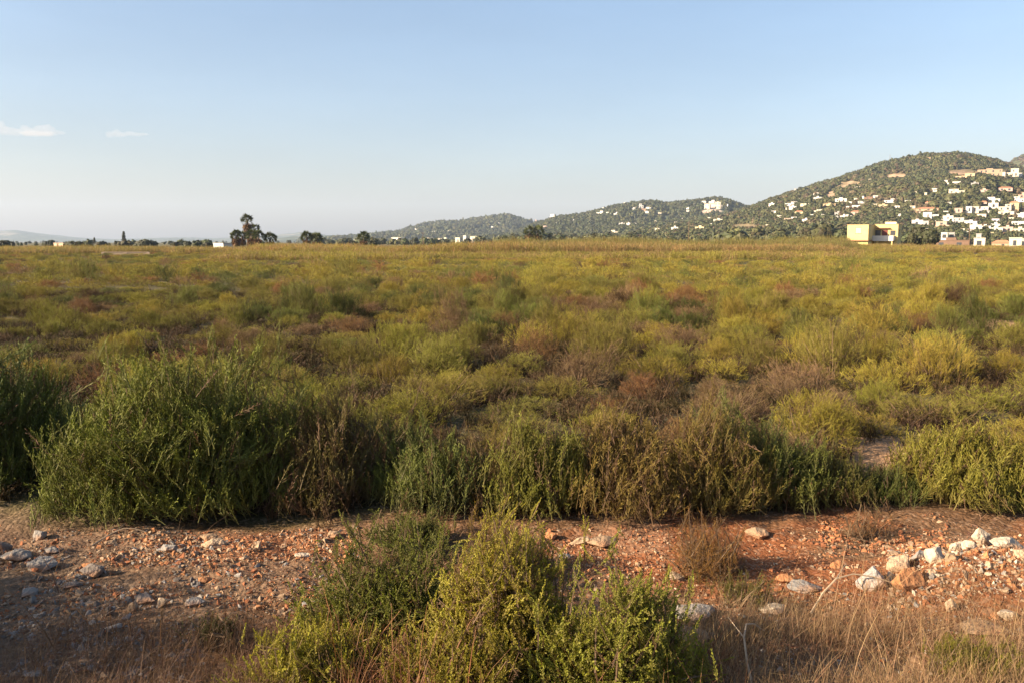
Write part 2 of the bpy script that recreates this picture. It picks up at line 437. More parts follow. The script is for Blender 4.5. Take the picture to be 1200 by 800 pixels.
hill_obj(H_MID, 'hill', M_HILL2, 260, 180, 'middle wooded hill with villas along its crest')
hill_obj(H_LOW, 'hill', M_HILLF, 220, 120, 'low rounded green hill left of the middle hill')
hill_obj(H_FAR, 'hill', M_HILLF, 160, 60, 'small bluish hill right of the palms')
hill_obj(H_RIDGE, 'hill', M_HILLF, 300, 80, 'long blue mountain ridge on the left horizon')

# ------------------------------------------------------------------ the ground: one sheet, fine where it is near
def axis(a, b, step, lo, hi, g=1.22):
    mid = list(np.arange(a, b + step / 2, step))
    s, x, up = step, b, []
    while x < hi: s *= g; x = min(x + s, hi); up.append(x)
    s, x, dn = step, a, []
    while x > lo: s *= g; x = max(x - s, lo); dn.append(x)
    return np.array(dn[::-1] + mid + up)
HEAP = gpt(1135, 690)[:2]
PATCH = gpt(1055, 538)[:2]
SLIVER = gpt(1150, 381)[:2]
def strip(X, Y):                     # the bare track in front of the scrub
    edge = 5.55 + 0.25 * np.sin(X * 0.8) + (fbm(X * 1.3, Y * 1.3, 3, 3) - 0.5) * 0.5
    return 1 - sstep(edge - 0.25, edge + 0.35, Y)
def patch(X, Y):
    a = ((X - PATCH[0]) / 0.6) ** 2 + ((Y - PATCH[1]) / 0.5) ** 2
    b = ((X - SLIVER[0]) / 1.5) ** 2 + ((Y - SLIVER[1]) / 1.6) ** 2
    return 1 - sstep(0.6, 1.5, np.minimum(a, b) + (fbm(X * 2, Y * 2, 8, 3) - 0.5))
def gz(X, Y):
    X = np.asarray(X, float); Y = np.asarray(Y, float)
    near = 1 - sstep(9, 14, np.abs(Y - 4)) * 1.0
    z = (fbm(X * 1.1, Y * 1.1, 21, 3) - 0.5) * 0.12 + (fbm(X * 6, Y * 6, 31, 3) - 0.5) * 0.05 + (fbm(X * 22, Y * 22, 41, 2) - 0.5) * 0.018
    z = z * near
    r2 = ((X - HEAP[0] - .15) / 0.62) ** 2 + ((Y - HEAP[1]) / 0.42) ** 2
    z = z + 0.17 * np.exp(-r2 * 1.1) * (1 + (fbm(X * 9, Y * 9, 51, 2) - .5) * .5)
    z = z + 0.07 * sstep(5.2, 7, Y) * near                      # the scrub stands on a slight bank
    return z
xs = axis(-6.5, 6.5, 0.03, -9000, 9000); ys = axis(1.6, 8.0, 0.03, -300, 9000)
GX, GY = np.meshgrid(xs, ys)
GV = np.stack([GX, GY, gz(GX, GY)], -1).reshape(-1, 3)
nx, ny = len(xs), len(ys)
i = np.arange(ny - 1)[:, None] * nx + np.arange(nx - 1)[None]
GF = np.stack([i, i + 1, i + nx + 1, i + nx], -1).reshape(-1, 4)
gx, gy = GV[:, 0], GV[:, 1]
def mixn(a, b, t): return a * (1 - t[:, None]) + np.asarray(b)[None] * t[:, None]
red, brown, grey, pale, litter = (0.19, 0.070, 0.030), (0.13, 0.072, 0.038), (0.145, 0.105, 0.073), (0.19, 0.122, 0.078), (0.07, 0.06, 0.028)
C = np.tile(np.array(brown), (len(GV), 1))
C = mixn(C, red, sstep(0.42, 0.62, fbm(gx * .9, gy * 1.6, 61, 4)) * sstep(3.9, 4.6, gy + 0.15 * gx) * .95)
C = mixn(C, pale, sstep(0.55, 0.72, fbm(gx * 1.4, gy * 1.4, 71, 4)) * .55)
C = mixn(C, grey, sstep(0.0, 1.3, -gx - 1.2 + (fbm(gx * 2, gy * 2, 81, 3) - .5) * 1.5) * .75)
C = mixn(C, litter, 1 - strip(gx, gy))
C = mixn(C, (0.28, 0.17, 0.095), patch(gx, gy))
far = sstep(150, 400, gy); C = mixn(C, (0.09, 0.085, 0.04), far)
mg, ng_, og = nt('earth')
at_ = N(ng_, 'ShaderNodeAttribute', attribute_name='tint'); geo = N(ng_, 'ShaderNodeNewGeometry')
z1 = N(ng_, 'ShaderNodeTexNoise'); z1.inputs['Scale'].default_value = 14; z1.inputs['Detail'].default_value = 9; z1.inputs['Roughness'].default_value = .7
z2 = N(ng_, 'ShaderNodeTexVoronoi'); z2.inputs['Scale'].default_value = 42; z2.inputs['Randomness'].default_value = 1
for q in (z1, z2): ng_.links.new(geo.outputs['Position'], q.inputs['Vector'])
f = mth(ng_, 'ADD', mth(ng_, 'MULTIPLY', z1.outputs['Fac'], 1.1), 0.45)
cm = N(ng_, 'ShaderNodeCombineColor')
for k in range(3): ng_.links.new(f, cm.inputs[k])
c = mixc(ng_, 1.0, at_.outputs['Color'], cm.outputs[0], 'MULTIPLY')
sepv = N(ng_, 'ShaderNodeSeparateColor'); ng_.links.new(z2.outputs['Color'], sepv.inputs[0])
c = mixc(ng_, mth(ng_, 'MULTIPLY', mth(ng_, 'GREATER_THAN', sepv.outputs[0], 0.8), .25), c, (0.36, 0.25, 0.17))
p = N(ng_, 'ShaderNodeBsdfPrincipled'); ng_.links.new(c, p.inputs['Base Color']); p.inputs['Roughness'].default_value = .95; p.inputs['Specular IOR Level'].default_value = .1
bp = N(ng_, 'ShaderNodeBump'); bp.inputs['Strength'].default_value = .9; bp.inputs['Distance'].default_value = .02
hh = mth(ng_, 'ADD', z1.outputs['Fac'], mth(ng_, 'MULTIPLY', z2.outputs['Distance'], -.5))
ng_.links.new(hh, bp.inputs['Height']); ng_.links.new(bp.outputs[0], p.inputs['Normal']); ng_.links.new(p.outputs[0], og.inputs[0])
go = link('ground', make_mesh('ground', GV, GF, C, (mg,), smooth=True)); go['kind'] = 'structure'; go['label'] = 'reddish earth track and marsh ground'
# ------------------------------------------------------------------ plant templates
def spr_fleshy(nb, blen, wd, a0, a1, seed, fat=True, z0=0.12):
    """an upright shoot of length 1 with ascending fleshy branchlets"""
    r = np.random.default_rng(seed); V, F, G = [], [], []
    def put(v, f):
        n = sum(len(x) for x in V); V.append(np.array(v)); F.append(np.array(f) + n)
    b1, b2 = r.uniform(-.08, .08, 2)
    ax = lambda h: np.array([b1 * h * h, b2 * h * h, h])
    th = np.arange(3) * 2 * PI / 3
    ring = np.stack([np.cos(th), np.sin(th), th * 0], -1)
    put(np.concatenate([ring * wd * .9, ax(.5) + ring * wd * .8, [ax(1.0)]]), [(0, 1, 4), (0, 4, 3), (1, 2, 5), (1, 5, 4), (2, 0, 3), (2, 3, 5), (3, 4, 6), (4, 5, 6), (5, 3, 6)])
    for k in range(nb):
        h = z0 + (1 - z0) * (k + r.uniform(0, .8)) / nb
        phi = k * 2.399 + r.uniform(-.4, .4); a = R(r.uniform(a0, a1)) * (1 - .35 * h)
        d = np.array([math.sin(a) * math.cos(phi), math.sin(a) * math.sin(phi), math.cos(a)])
        L = blen * (1.05 - .6 * h) * r.uniform(.7, 1.2)
        M = frames(d[None], np.array([r.uniform(0, 6)]))[0]
        p0 = ax(h)
        if fat:
            loc = np.concatenate([[[0, 0, 0]], ring * wd + [[0, 0, L * .55]], [[0, 0, L]]])
            put(loc @ M.T + p0, [(0, 2, 1), (0, 3, 2), (0, 1, 3), (1, 2, 4), (2, 3, 4), (3, 1, 4)])
        else:
            loc = np.concatenate([ring * wd, [[0, 0, L]]]); put(loc @ M.T + p0, [(0, 1, 3), (1, 2, 3), (2, 0, 3)])
    V = np.concatenate(V); return V, np.concatenate(F), np.clip(V[:, 2], 0, 1)

def spr_leafy(nl, ll, lw, seed):
    """a short twig of small rounded leaves"""
    r = np.random.default_rng(seed); V, F = [], []
    def put(v, f):
        n = sum(len(x) for x in V); V.append(np.array(v)); F.append(np.array(f) + n)
    th = np.arange(3) * 2 * PI / 3; ring = np.stack([np.cos(th), np.sin(th), th * 0], -1)
    put(np.concatenate([ring * .012, [[0, 0, 1.0]]]), [(0, 1, 3), (1, 2, 3), (2, 0, 3)])
    for k in range(nl):
        h = .1 + .92 * (k + r.uniform(0, .7)) / nl; phi = k * 2.399 + r.uniform(-.3, .3); a = R(r.uniform(25, 70)) * (1 - .45 * h)
        d = np.array([math.sin(a) * math.cos(phi), math.sin(a) * math.sin(phi), math.cos(a)])
        L = ll * (1.1 - .45 * h) * r.uniform(.75, 1.2); W = lw * r.uniform(.8, 1.2)
        M = frames(d[None], np.array([phi + r.uniform(-.5, .5)]))[0]
        loc = np.array([[0, 0, 0], [W * .8, W * .25, L * .4], [W * .75, W * .25, L * .75], [0, 0, L], [-W * .75, W * .25, L * .75], [-W * .8, W * .25, L * .4], [0, -W * .1, L * .55]])
        put(loc @ M.T + np.array([0, 0, h]), [(0, 1, 6), (1, 2, 6), (2, 3, 6), (3, 4, 6), (4, 5, 6), (5, 0, 6)])
    V = np.concatenate(V); return V, np.concatenate(F), np.clip(V[:, 2], 0, 1)

T_HI = [spr_fleshy(15, .26, .014, 22, 50, s) for s in (1, 2, 3)]
T_UP = [spr_fleshy(18, .21, .0115, 20, 46, s) for s in (4, 5, 6)]
T_TW = [spr_fleshy(8, .30, .0075, 25, 60, s, False) for s in (7, 8)]
T_MD = [spr_fleshy(9, .30, .017, 22, 52, s, False) for s in (9, 10)]
T_LO = [spr_fleshy(6, .36, .026, 22, 55, s, False) for s in (11, 12)]
T_LF = [spr_leafy(26, .125, .036, s) for s in (13, 14)]

def bush_geo(n, rx, ry, h, l0, l1, upw, temps, seed, dryf=0.06, lump=.3, zpow=.75, nst=60, jit=.22, shell=.5, lobes=5, leaders=0, bunch=9, bsd=.032):
    """shoots spread through a lumpy dome -> (foliage arrays, stem arrays)"""
    r = np.random.default_rng(seed)
    phi = r.uniform(0, 2 * PI, n); cz = r.uniform(-.06, 1, n); sz = np.sqrt(np.clip(1 - cz * cz, 0, 1))
    D = np.stack([sz * np.cos(phi), sz * np.sin(phi), np.maximum(cz, 0)], -1)
    lm = 1 + lump * 2 * (fbm(D[:, 0] * 2.2 + seed * 3.1, D[:, 1] * 2.2 + D[:, 2] * 1.5, seed, 3) - .5)
    rad = (shell + (1 - shell) * r.uniform(0, 1, n) ** .6) * lm
    P = np.stack([rx * D[:, 0] * rad, ry * D[:, 1] * rad, h * np.maximum(D[:, 2], 0) ** zpow * rad], -1)
    if lobes:                                                    # a shrub is several bunches grown together
        lc = r.uniform(0, 2 * PI, lobes); lr = np.sqrt(r.uniform(.02, 1, lobes)) * .62
        lcx, lcy = np.cos(lc) * lr, np.sin(lc) * lr; ls = r.uniform(.42, .62, lobes); lh = r.uniform(.66, 1.18, lobes) * (1 - .25 * lr)
        wl = r.choice(lobes, n, p=ls ** 2 / (ls ** 2).sum())
        P = np.stack([rx * (lcx[wl] + ls[wl] * D[:, 0] * rad), ry * (lcy[wl] + ls[wl] * D[:, 1] * rad), P[:, 2] * lh[wl]], -1)
        D = D * .6 + .6 * np.stack([lcx[wl], lcy[wl], 0 * lcx[wl]], -1)
    out = D * np.array([1, 1, .5])
    dirs = out * (1 - upw) + np.array([0, 0, upw]) + r.normal(0, jit, (n, 3)) * np.array([1, 1, .5])
    dirs[:, 2] = np.maximum(dirs[:, 2], -.1); dirs /= np.linalg.norm(dirs, axis=1, keepdims=True)
    L = r.uniform(l0, l1, n) * (1 + .25 * (r.uniform(0, 1, n) > .9))
    rc = r.uniform(0, 1, n); bi = np.arange(n)
    if bunch:                                                    # shoots stand in tight bunches with dark gaps between them
        nb = max(n // bunch, 8); bi = r.integers(0, nb, n)
        P = P[:nb][bi] + r.normal(0, bsd, (n, 3)); dirs = dirs[:nb][bi] + r.normal(0, .26, (n, 3)); dirs /= np.linalg.norm(dirs, axis=1, keepdims=True)
    LEAD = []
    if leaders:                                                  # long shoots standing out of the crown
        top = np.argsort(-(P[:, 2] + r.uniform(0, .5 * h, n)))[:max(leaders * 6, 1)]
        for a, k in enumerate(r.choice(top, leaders, replace=False)):
            d = dirs[k] * .5 + np.array([r.normal(0, .25), r.normal(0, .25), .75]); d /= np.linalg.norm(d); ln = h * r.uniform(.12, .42)
            m_ = r.integers(9, 16); sel = r.choice(n, m_, replace=False); t_ = np.linspace(0, 1, m_)
            LEAD.append((P[k] - d * .1, P[k] + d * ln))
            P[sel] = P[k] + d * (t_ * ln)[:, None] + r.normal(0, .008, (m_, 3)); dirs[sel] = d + r.normal(0, .38, (m_, 3)) * np.array([1, 1, .5]); dirs[sel] /= np.linalg.norm(dirs[sel], axis=1, keepdims=True)
            L[sel] *= .65
    B = P - dirs * L[:, None] * .75
    B[:, 2] = np.maximum(B[:, 2], r.uniform(0, .04, n))
    rnd = np.clip(r.uniform(0, 1, n) * .3 + .4 * rc[bi] + .3 * fbm(P[:, 0] * 5 + 9, P[:, 1] * 5 + P[:, 2] * 4, seed + 2, 2), 0, 1); dry = (r.uniform(0, 1, n) < dryf).astype(float)
    M = frames(dirs, r.uniform(0, 6.28, n)) * L[:, None, None]
    which = r.integers(0, len(temps), n); A, off = [], 0
    Vs, Fs, Ts = [], [], []
    for k, (tv, tf, tg) in enumerate(temps):
        s = which == k
        if not s.any(): continue
        V, F, T = inst(tv, tf, M[s], B[s], tg, rnd[s], dry[s]); Vs.append(V); Fs.append(F + off); Ts.append(T); off += len(V)
    fol = (np.concatenate(Vs), np.concatenate(Fs), np.concatenate(Ts))
    mb = MB()
    for k in r.choice(n, min(nst, n), replace=False):
        b = B[k]; o = np.array([b[0] * .22 + r.normal(0, .04), b[1] * .22 + r.normal(0, .04), -.03])
        m = o * .45 + b * .55 + np.array([0, 0, .1 * h]) * r.uniform(-.5, 1) + r.normal(0, .03, 3)
        mb.tube([o, m, b], [.007, .0045, .002], 3, cap=False)
    for a_, b_ in LEAD: mb.tube([a_, b_], [.003, .0015], 3, cap=False)
    return fol, mb.get()

def fol_mesh(name, g, mat): return make_mesh(name, g[0], g[1], g[2], (mat,))
def variant(seed, kind):
    if kind == 'mid':    g = bush_geo(2100, .50, .48, .44, .045, .090, .40, T_HI, seed, .06, .4, nst=50, lobes=6, shell=.82, zpow=.6, jit=.28, bunch=4, bsd=.020)
    elif kind == 'twig': g = bush_geo(1900, .50, .47, .42, .045, .090, .40, T_HI[:1] + T_MD + T_TW[:1], seed, .25, .4, nst=80, lobes=6, shell=.80, zpow=.6, jit=.30, bunch=4, bsd=.020)
    elif kind == 'up':   g = bush_geo(1500, .46, .44, .52, .07, .14, .62, T_UP, seed, .05, .4, nst=40, lobes=6, shell=.72, zpow=.6, jit=.26, bunch=4, bsd=.025)
    elif kind == 'low':  g = bush_geo(480, .60, .56, .50, .08, .15, .42, T_LO, seed, .08, .45, nst=2, lobes=6, shell=.78, zpow=.6, jit=.3, bunch=3, bsd=.03)
    elif kind == 'tuft': g = bush_geo(150, .40, .36, .26, .1, .2, .7, T_MD, seed, .15, .35, nst=2)
    return g
VAR = {k: [variant(100 + 13 * i + len(k) * 7, k) for i in range(c)] for k, c in (('mid', 4), ('twig', 3), ('up', 3))}
VMESH = {k: [(fol_mesh('foliage', f, M_FOL), make_mesh('stem', s[0], s[1], None, (M_STEM,))) for f, s in L] for k, L in VAR.items()}

GOLD, OLIVE, GREEN, DEEP, RUSSET, MAUVE, LIME = (0.285, 0.272, 0.06), (0.215, 0.222, 0.06), (0.165, 0.20, 0.058), (0.10, 0.13, 0.04), (0.24, 0.155, 0.075), (0.25, 0.195, 0.12), (0.26, 0.275, 0.06)
CNAME = {GOLD: 'golden', OLIVE: 'olive', GREEN: 'green', DEEP: 'dark green', RUSSET: 'russet', MAUVE: 'mauve brown', LIME: 'yellow green'}
DUSK = (0.11, 0.082, 0.05)
DULL_SHADE, DULL_SHADE2 = (0.06, 0.052, 0.025), (0.07, 0.052, 0.034)  # dull undergrowth tones, darkened further so gaps between bushes look shaded
def field_colour(x, y, r):
    """the patches of the marsh: greener left and front, golden to the right, brown in drifts"""
    n1 = float(fbm(x * .5 + 5, y * .42 + 3, 91, 3)) + ((x * 7.31 + y * 13.7) % 1 - .5) * .26; n2 = float(fbm(x * .35 + 15, y * .3 + 8, 95, 3))
    px = 600 + 1000 * x / max(y, 1)
    br = .35 - .05 * (y > 30) + .07 * math.exp(-((px - 640) / 260) ** 2) * (y < 30) - .1 * (px > 950)
    if n1 < br: return (RUSSET, MAUVE, OLIVE, MAUVE)[int(r * 4)]
    if n2 > .62 - .1 * (px < 350) * (y < 16): return (GREEN, GREEN, DEEP, OLIVE)[int(r * 4)]
    if px > 650 or y > 30: return (GOLD, LIME, GOLD, OLIVE)[int(r * 4)]
    return (OLIVE, GOLD, OLIVE, LIME)[int(r * 4)]

# ------------------------------------------------------------------ the shrubs of the front row, one by one
def front_shrub(px, py, wpx, top, colour, label, temps, n, l0, l1, upw, seed, dryf=.05, lump=.3, depth=.8, zpow=.75, nst=90, jit=.25, mat=None, shell=.5, lobes=7, leaders=14, bunch=5, bsd=.045, group='shrubs in the front row of the scrub', name='shrub'):
    c = gpt(px, py)
    k = c[1] / FPX
    rx = wpx * k / 2 * (1.12 if 'near side' in group else 1.26); n = int(n * (1.4 if 'near side' in group else 1.6)); top -= 0 if 'near side' in group else 9; l0 *= .8; l1 *= .76
    ry = rx * depth
    c[1] += ry * .75; c[2] = gz(c[0], c[1])
    zt = at(px, top, c[1])[2]
    h = max(zt - c[2], .12)
    h = h - .25 * l1 * upw
    f, s = bush_geo(n, rx, ry, h, l0, l1, upw, temps, seed, dryf, lump, zpow, nst, jit, shell, lobes, leaders, bunch, bsd)
    e = empty(name, tuple(c)); tag(e, label, 'shrub', group)
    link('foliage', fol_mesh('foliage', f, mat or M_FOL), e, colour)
    link('stem', make_mesh('stem', s[0], s[1], None, (M_STEM,)), e)
    return (c[0], c[1], max(rx, ry))

OCC = []
FS = lambda *a, **k: OCC.append(front_shrub(*a, **k))
FS(180, 622, 300, 432, (0.165, 0.205, 0.055), 'largest shrub, a tall dark green mound at the left of the track', T_UP + T_HI[:1], 5200, .14, .36, .60, 201, .03, .32, .7, nst=170, lobes=13, leaders=12)
FS(-70, 592, 190, 392, (0.115, 0.155, 0.046), 'tall dark green shrub cut by the left picture edge', T_UP, 1900, .2, .42, .72, 202, .03, nst=60)
FS(388, 604, 150, 456, (0.15, 0.14, 0.058), 'dull brownish shrub in shade against the largest shrub', T_HI + T_TW, 1500, .14, .30, .66, 203, .25, nst=80)
FS(500, 612, 170, 508, (0.13, 0.165, 0.055), 'upright blue-green shrub between the dark gap and the largest shrub', T_UP, 1700, .16, .36, .86, 204, .10, nst=60)
FS(648, 618, 130, 492, (0.165, 0.185, 0.045), 'bright yellow-green upright shrub in the middle of the front row', T_UP + T_HI[:1], 1500, .14, .34, .84, 205, .08, nst=60)
FS(765, 616, 210, 482, (0.175, 0.145, 0.05), 'broad olive brown twiggy shrub at the middle right of the track', T_TW + T_HI[:2], 2400, .14, .32, .66, 206, .30, nst=170)
FS(915, 606, 190, 496, (0.12, 0.148, 0.046), 'dense deep green shrub right of the broad twiggy one', T_UP + T_HI[:1], 2100, .15, .34, .70, 207, .06, nst=80)
FS(572, 604, 120, 512, (0.15, 0.13, 0.05), 'olive brown shrub between the blue-green and the bright yellow-green ones', T_HI + T_TW, 1000, .12, .28, .64, 211, .2, nst=60)
FS(838, 608, 150, 500, (0.17, 0.155, 0.05), 'olive shrub joining the broad twiggy shrub to the deep green one', T_HI + T_TW[:1], 1300, .12, .28, .66, 212, .15, nst=60)
FS(985, 598, 100, 540, (0.13, 0.14, 0.045), 'low olive green shrub at the right side of the deep green one', T_UP + T_HI, 700, .10, .22, .7, 213, .08, nst=40)
FS(1045, 594, 100, 558, DEEP, 'low dark shrub in front of the pale clearing', T_UP, 700, .10, .20, .78, 208, .06, nst=40)
FS(1150, 602, 170, 506, (0.185, 0.19, 0.045), 'tall yellow-green shrub behind the rubble heap', T_UP + T_HI, 2100, .16, .36, .82, 209, .10, nst=90)
FS(1188, 606, 50, 575, GREEN, 'small fresh green shrub at the foot of the yellow-green one', T_HI, 260, .08, .16, .6, 210, .05, nst=20)
GF_ = 'shrubs on the near side of the track'
FS(455, 752, 225, 628, (0.125, 0.15, 0.04), 'spreading green leafy shrub on the near side of the track', T_LF + T_HI[:1], 2500, .07, .16, .55, 221, .05, .6, nst=220, jit=.4, lobes=14, leaders=38, shell=.4, zpow=.9, depth=.6, group=GF_)
FS(600, 808, 190, 640, (0.245, 0.245, 0.05), 'tall ragged yellow-green leafy shrub at the bottom centre', T_LF, 2700, .08, .17, .55, 222, .10, .6, nst=260, jit=.45, lobes=14, leaders=44, shell=.4, zpow=.9, depth=.6, group=GF_)
FS(725, 842, 190, 696, (0.185, 0.21, 0.045), 'leafy green shrub with lime tips at the bottom, right of centre', T_LF, 2400, .08, .17, .58, 223, .04, .6, nst=200, jit=.45, lobes=12, leaders=40, shell=.4, zpow=.9, depth=.6, group=GF_)
FS(540, 850, 190, 730, (0.185, 0.18, 0.038), 'low leafy yellow shrub cut by the bottom edge', T_LF, 1100, .08, .17, .5, 224, .06, .5, nst=90, lobes=9, leaders=16, group=GF_)
FS(345, 818, 185, 726, (0.23, 0.235, 0.045), 'small bright yellow-green shrub at the lower left centre', T_HI + T_LF[:1], 800, .10, .2, .7, 225, .05, .5, nst=60, lobes=9, leaders=22, shell=.4, zpow=.9, group=GF_)
FS(600, 690, 110, 618, (0.20, 0.155, 0.034), 'golden sprawling shrub behind the tall leafy shrub', T_TW + T_HI[:1], 700, .10, .24, .6, 226, .30, nst=70, jit=.35, group=GF_)
FS(470, 655, 120, 602, (0.105, 0.125, 0.036), 'sprawling pale green shrub at the foot of the upright blue-green one', T_HI, 420, .10, .22, .45, 227, .08, nst=40, jit=.35, group=GF_)
FS(832, 682, 100, 612, (0.24, 0.15, 0.05), 'dry golden twiggy shrub standing alone on the red earth', T_TW, 900, .08, .18, .55, 228, .45, nst=120, jit=.35, group=GF_)
FS(1018, 632, 52, 601, (0.24, 0.14, 0.06), 'small dry straw coloured plant on the red rubble', T_TW, 260, .06, .14, .6, 229, .6, nst=50, jit=.35, group=GF_)
FS(1165, 812, 100, 768, (0.145, 0.15, 0.03), 'little yellow-green shrub in the bottom right corner', T_HI, 420, .07, .15, .65, 230, .05, nst=30, group=GF_)
FS(875, 715, 70, 672, (0.11, 0.115, 0.034), 'thin green tuft among dry stalks right of the leafy shrubs', T_HI, 160, .06, .14, .75, 231, .1, nst=20, group=GF_)
FS(245, 760, 60, 722, (0.085, 0.095, 0.034), 'thin green sprig on the shaded stones', T_HI, 110, .06, .14, .75, 232, .1, nst=20, group=GF_)

# ------------------------------------------------------------------ the scrub behind
def spread(n_try, xf, y0, y1, gap, seed, taken=()):
    """dart throwing in the wedge that the photograph sees"""
    r = np.random.default_rng(seed); cell, pts = {}, []
    for t in taken: cell.setdefault((int(t[0] // 1), int(t[1] // 1)), []).append((t[0], t[1], t[2]))
    Y = np.sqrt(r.uniform(y0 * y0, y1 * y1, n_try)); X = r.uniform(-1, 1, n_try) * (xf[0] * Y + xf[1])
    for x, y in zip(X, Y):
        g = gap(x, y); cx, cy_ = int(x // 1), int(y // 1); ok = True; rr = int(g) + 2
        for a in range(cx - rr, cx + rr + 1):
            for b in range(cy_ - rr, cy_ + rr + 1):
                for (u, v, q) in cell.get((a, b), ()):
                    if (u - x) ** 2 + (v - y) ** 2 < (g * .5 + q) ** 2: ok = False; break
                if not ok: break
            if not ok: break
        if ok:
            cell.setdefault((cx, cy_), []).append((x, y, g * .5)); pts.append((x, y))
    return pts
clear = lambda x, y: ((x - PATCH[0] - .1) / .75) ** 2 + ((y - PATCH[1]) / .62) ** 2 < 1 or ((x - SLIVER[0]) / 1.3) ** 2 + ((y - SLIVER[1]) / 1.5) ** 2 < 1
taken = [(x, y, q * .55) for x, y, q in OCC if y > 5]
pts = spread(26000, (.63, .5), 6.1, 24, lambda x, y: .58 + .010 * y + .26 * float(vnoise(x * .8, y * .8, 12)), 5, taken)
pts = sorted([p for p in pts if not clear(*p)], key=lambda p: p[1])[:279]
YMAX = pts[-1][1]
items = []
def zone(px, y):
    col = ('below the left end' if px < 160 else 'below the palms' if px < 400 else 'below the low hill' if px < 600 else 'below the middle hill' if px < 830 else 'below the big hill' if px < 990 else 'below the yellow house' if px < 1075 else 'below the white town')
    row = 'behind front row' if y < 8.5 else 'in near scrub' if y < 12.5 else 'in middle scrub' if y < 18 else 'in farther scrub'
    return row + ' ' + col
r5 = np.random.default_rng(55)
for (x, y) in pts:
    c = field_colour(x, y, float(r5.uniform(0, .999)))
    k = {RUSSET: 'twig', MAUVE: 'twig', GREEN: 'up', DEEP: 'up'}.get(c, 'mid')
    if r5.uniform() < .12 and k == 'mid': k = 'up'
    fm, sm = VMESH[k][int(r5.integers(len(VMESH[k])))]
    s = float(r5.uniform(.70, 1.15)) * (.95 + .006 * y); hs = max(s, .85) * float(r5.uniform(.75, 1.2)) * (.35 + 1.3 * float(fbm(x * .45, y * .45, 44, 2)))
    q_ = r5.uniform(); hs *= .65 if q_ < .25 else 1.3 if q_ > .82 else 1
    e = empty('scrub_bush', (x, y, float(gz(x, y)) - .02), float(r5.uniform(0, 6.28))); e.scale = (s, s * float(r5.uniform(.85, 1.1)), hs)
    tall = hs > 1.08; v = r5.uniform(.82, 1.18)
    tag(e, None, 'bush', 'low bushes of the open scrub')
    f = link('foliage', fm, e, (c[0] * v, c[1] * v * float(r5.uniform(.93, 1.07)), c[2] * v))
    if y < 11: link('stem', sm, e)
    px, _ = project((x, y, .5))
    items.append((e, ('tall ' if tall else 'low ') + CNAME[c] + ' bush ' + zone(px, y), px))
single_out(items)

# beyond and beside them the scrub reads as one mass
def hidden_coll(name, meshes):
    c = bpy.data.collections.new(name)
    for i, m in enumerate(meshes):
        o = bpy.data.objects.new('%s_%02d' % (name, i), m); c.objects.link(o)
    return c
def scatter(name, P, rot, scl, colr, idx, coll):
    n = len(P); me = bpy.data.meshes.new(name); me.vertices.add(n); me.vertices.foreach_set('co', np.asarray(P, np.float32).ravel())
    a = me.attributes.new('rot', 'FLOAT_VECTOR', 'POINT'); a.data.foreach_set('vector', np.asarray(rot, np.float32).ravel())
    a = me.attributes.new('scl', 'FLOAT_VECTOR', 'POINT'); a.data.foreach_set('vector', np.asarray(scl, np.float32).ravel())
    a = me.attributes.new('vi', 'INT', 'POINT'); a.data.foreach_set('value', np.asarray(idx, np.int32))
    cc = np.ones((n, 4), np.float32); cc[:, :3] = colr
    a = me.attributes.new('bcol', 'FLOAT_COLOR', 'POINT'); a.data.foreach_set('color', cc.ravel())
    o = link(name, me)
    g = bpy.data.node_groups.new(name, 'GeometryNodeTree')
    g.interface.new_socket('Geometry', in_out='INPUT', socket_type='NodeSocketGeometry'); g.interface.new_socket('Geometry', in_out='OUTPUT', socket_type='NodeSocketGeometry')
    gi, go_ = g.nodes.new('NodeGroupInput'), g.nodes.new('NodeGroupOutput')
    ci = g.nodes.new('GeometryNodeCollectionInfo'); ci.inputs['Collection'].default_value = coll; ci.inputs['Separate Children'].default_value = True; ci.inputs['Reset Children'].default_value = True
    ip = g.nodes.new('GeometryNodeInstanceOnPoints'); ip.inputs['Pick Instance'].default_value = True
    def na(nm, t):
        q = g.nodes.new('GeometryNodeInputNamedAttribute'); q.data_type = t; q.inputs['Name'].default_value = nm
        return [s for s in q.outputs if s.enabled and s.name == 'Attribute'][0]
    L = g.links.new
    L(gi.outputs[0], ip.inputs['Points']); L(ci.outputs[0], ip.inputs['Instance']); L(na('vi', 'INT'), ip.inputs['Instance Index'])
    e2r = g.nodes.new('FunctionNodeEulerToRotation'); L(na('rot', 'FLOAT_VECTOR'), e2r.inputs[0]); L(e2r.outputs[0], ip.inputs['Rotation'])
    L(na('scl', 'FLOAT_VECTOR'), ip.inputs['Scale']); L(ip.outputs[0], go_.inputs[0])
    md = o.modifiers.new('scatter', 'NODES'); md.node_group = g
    return o

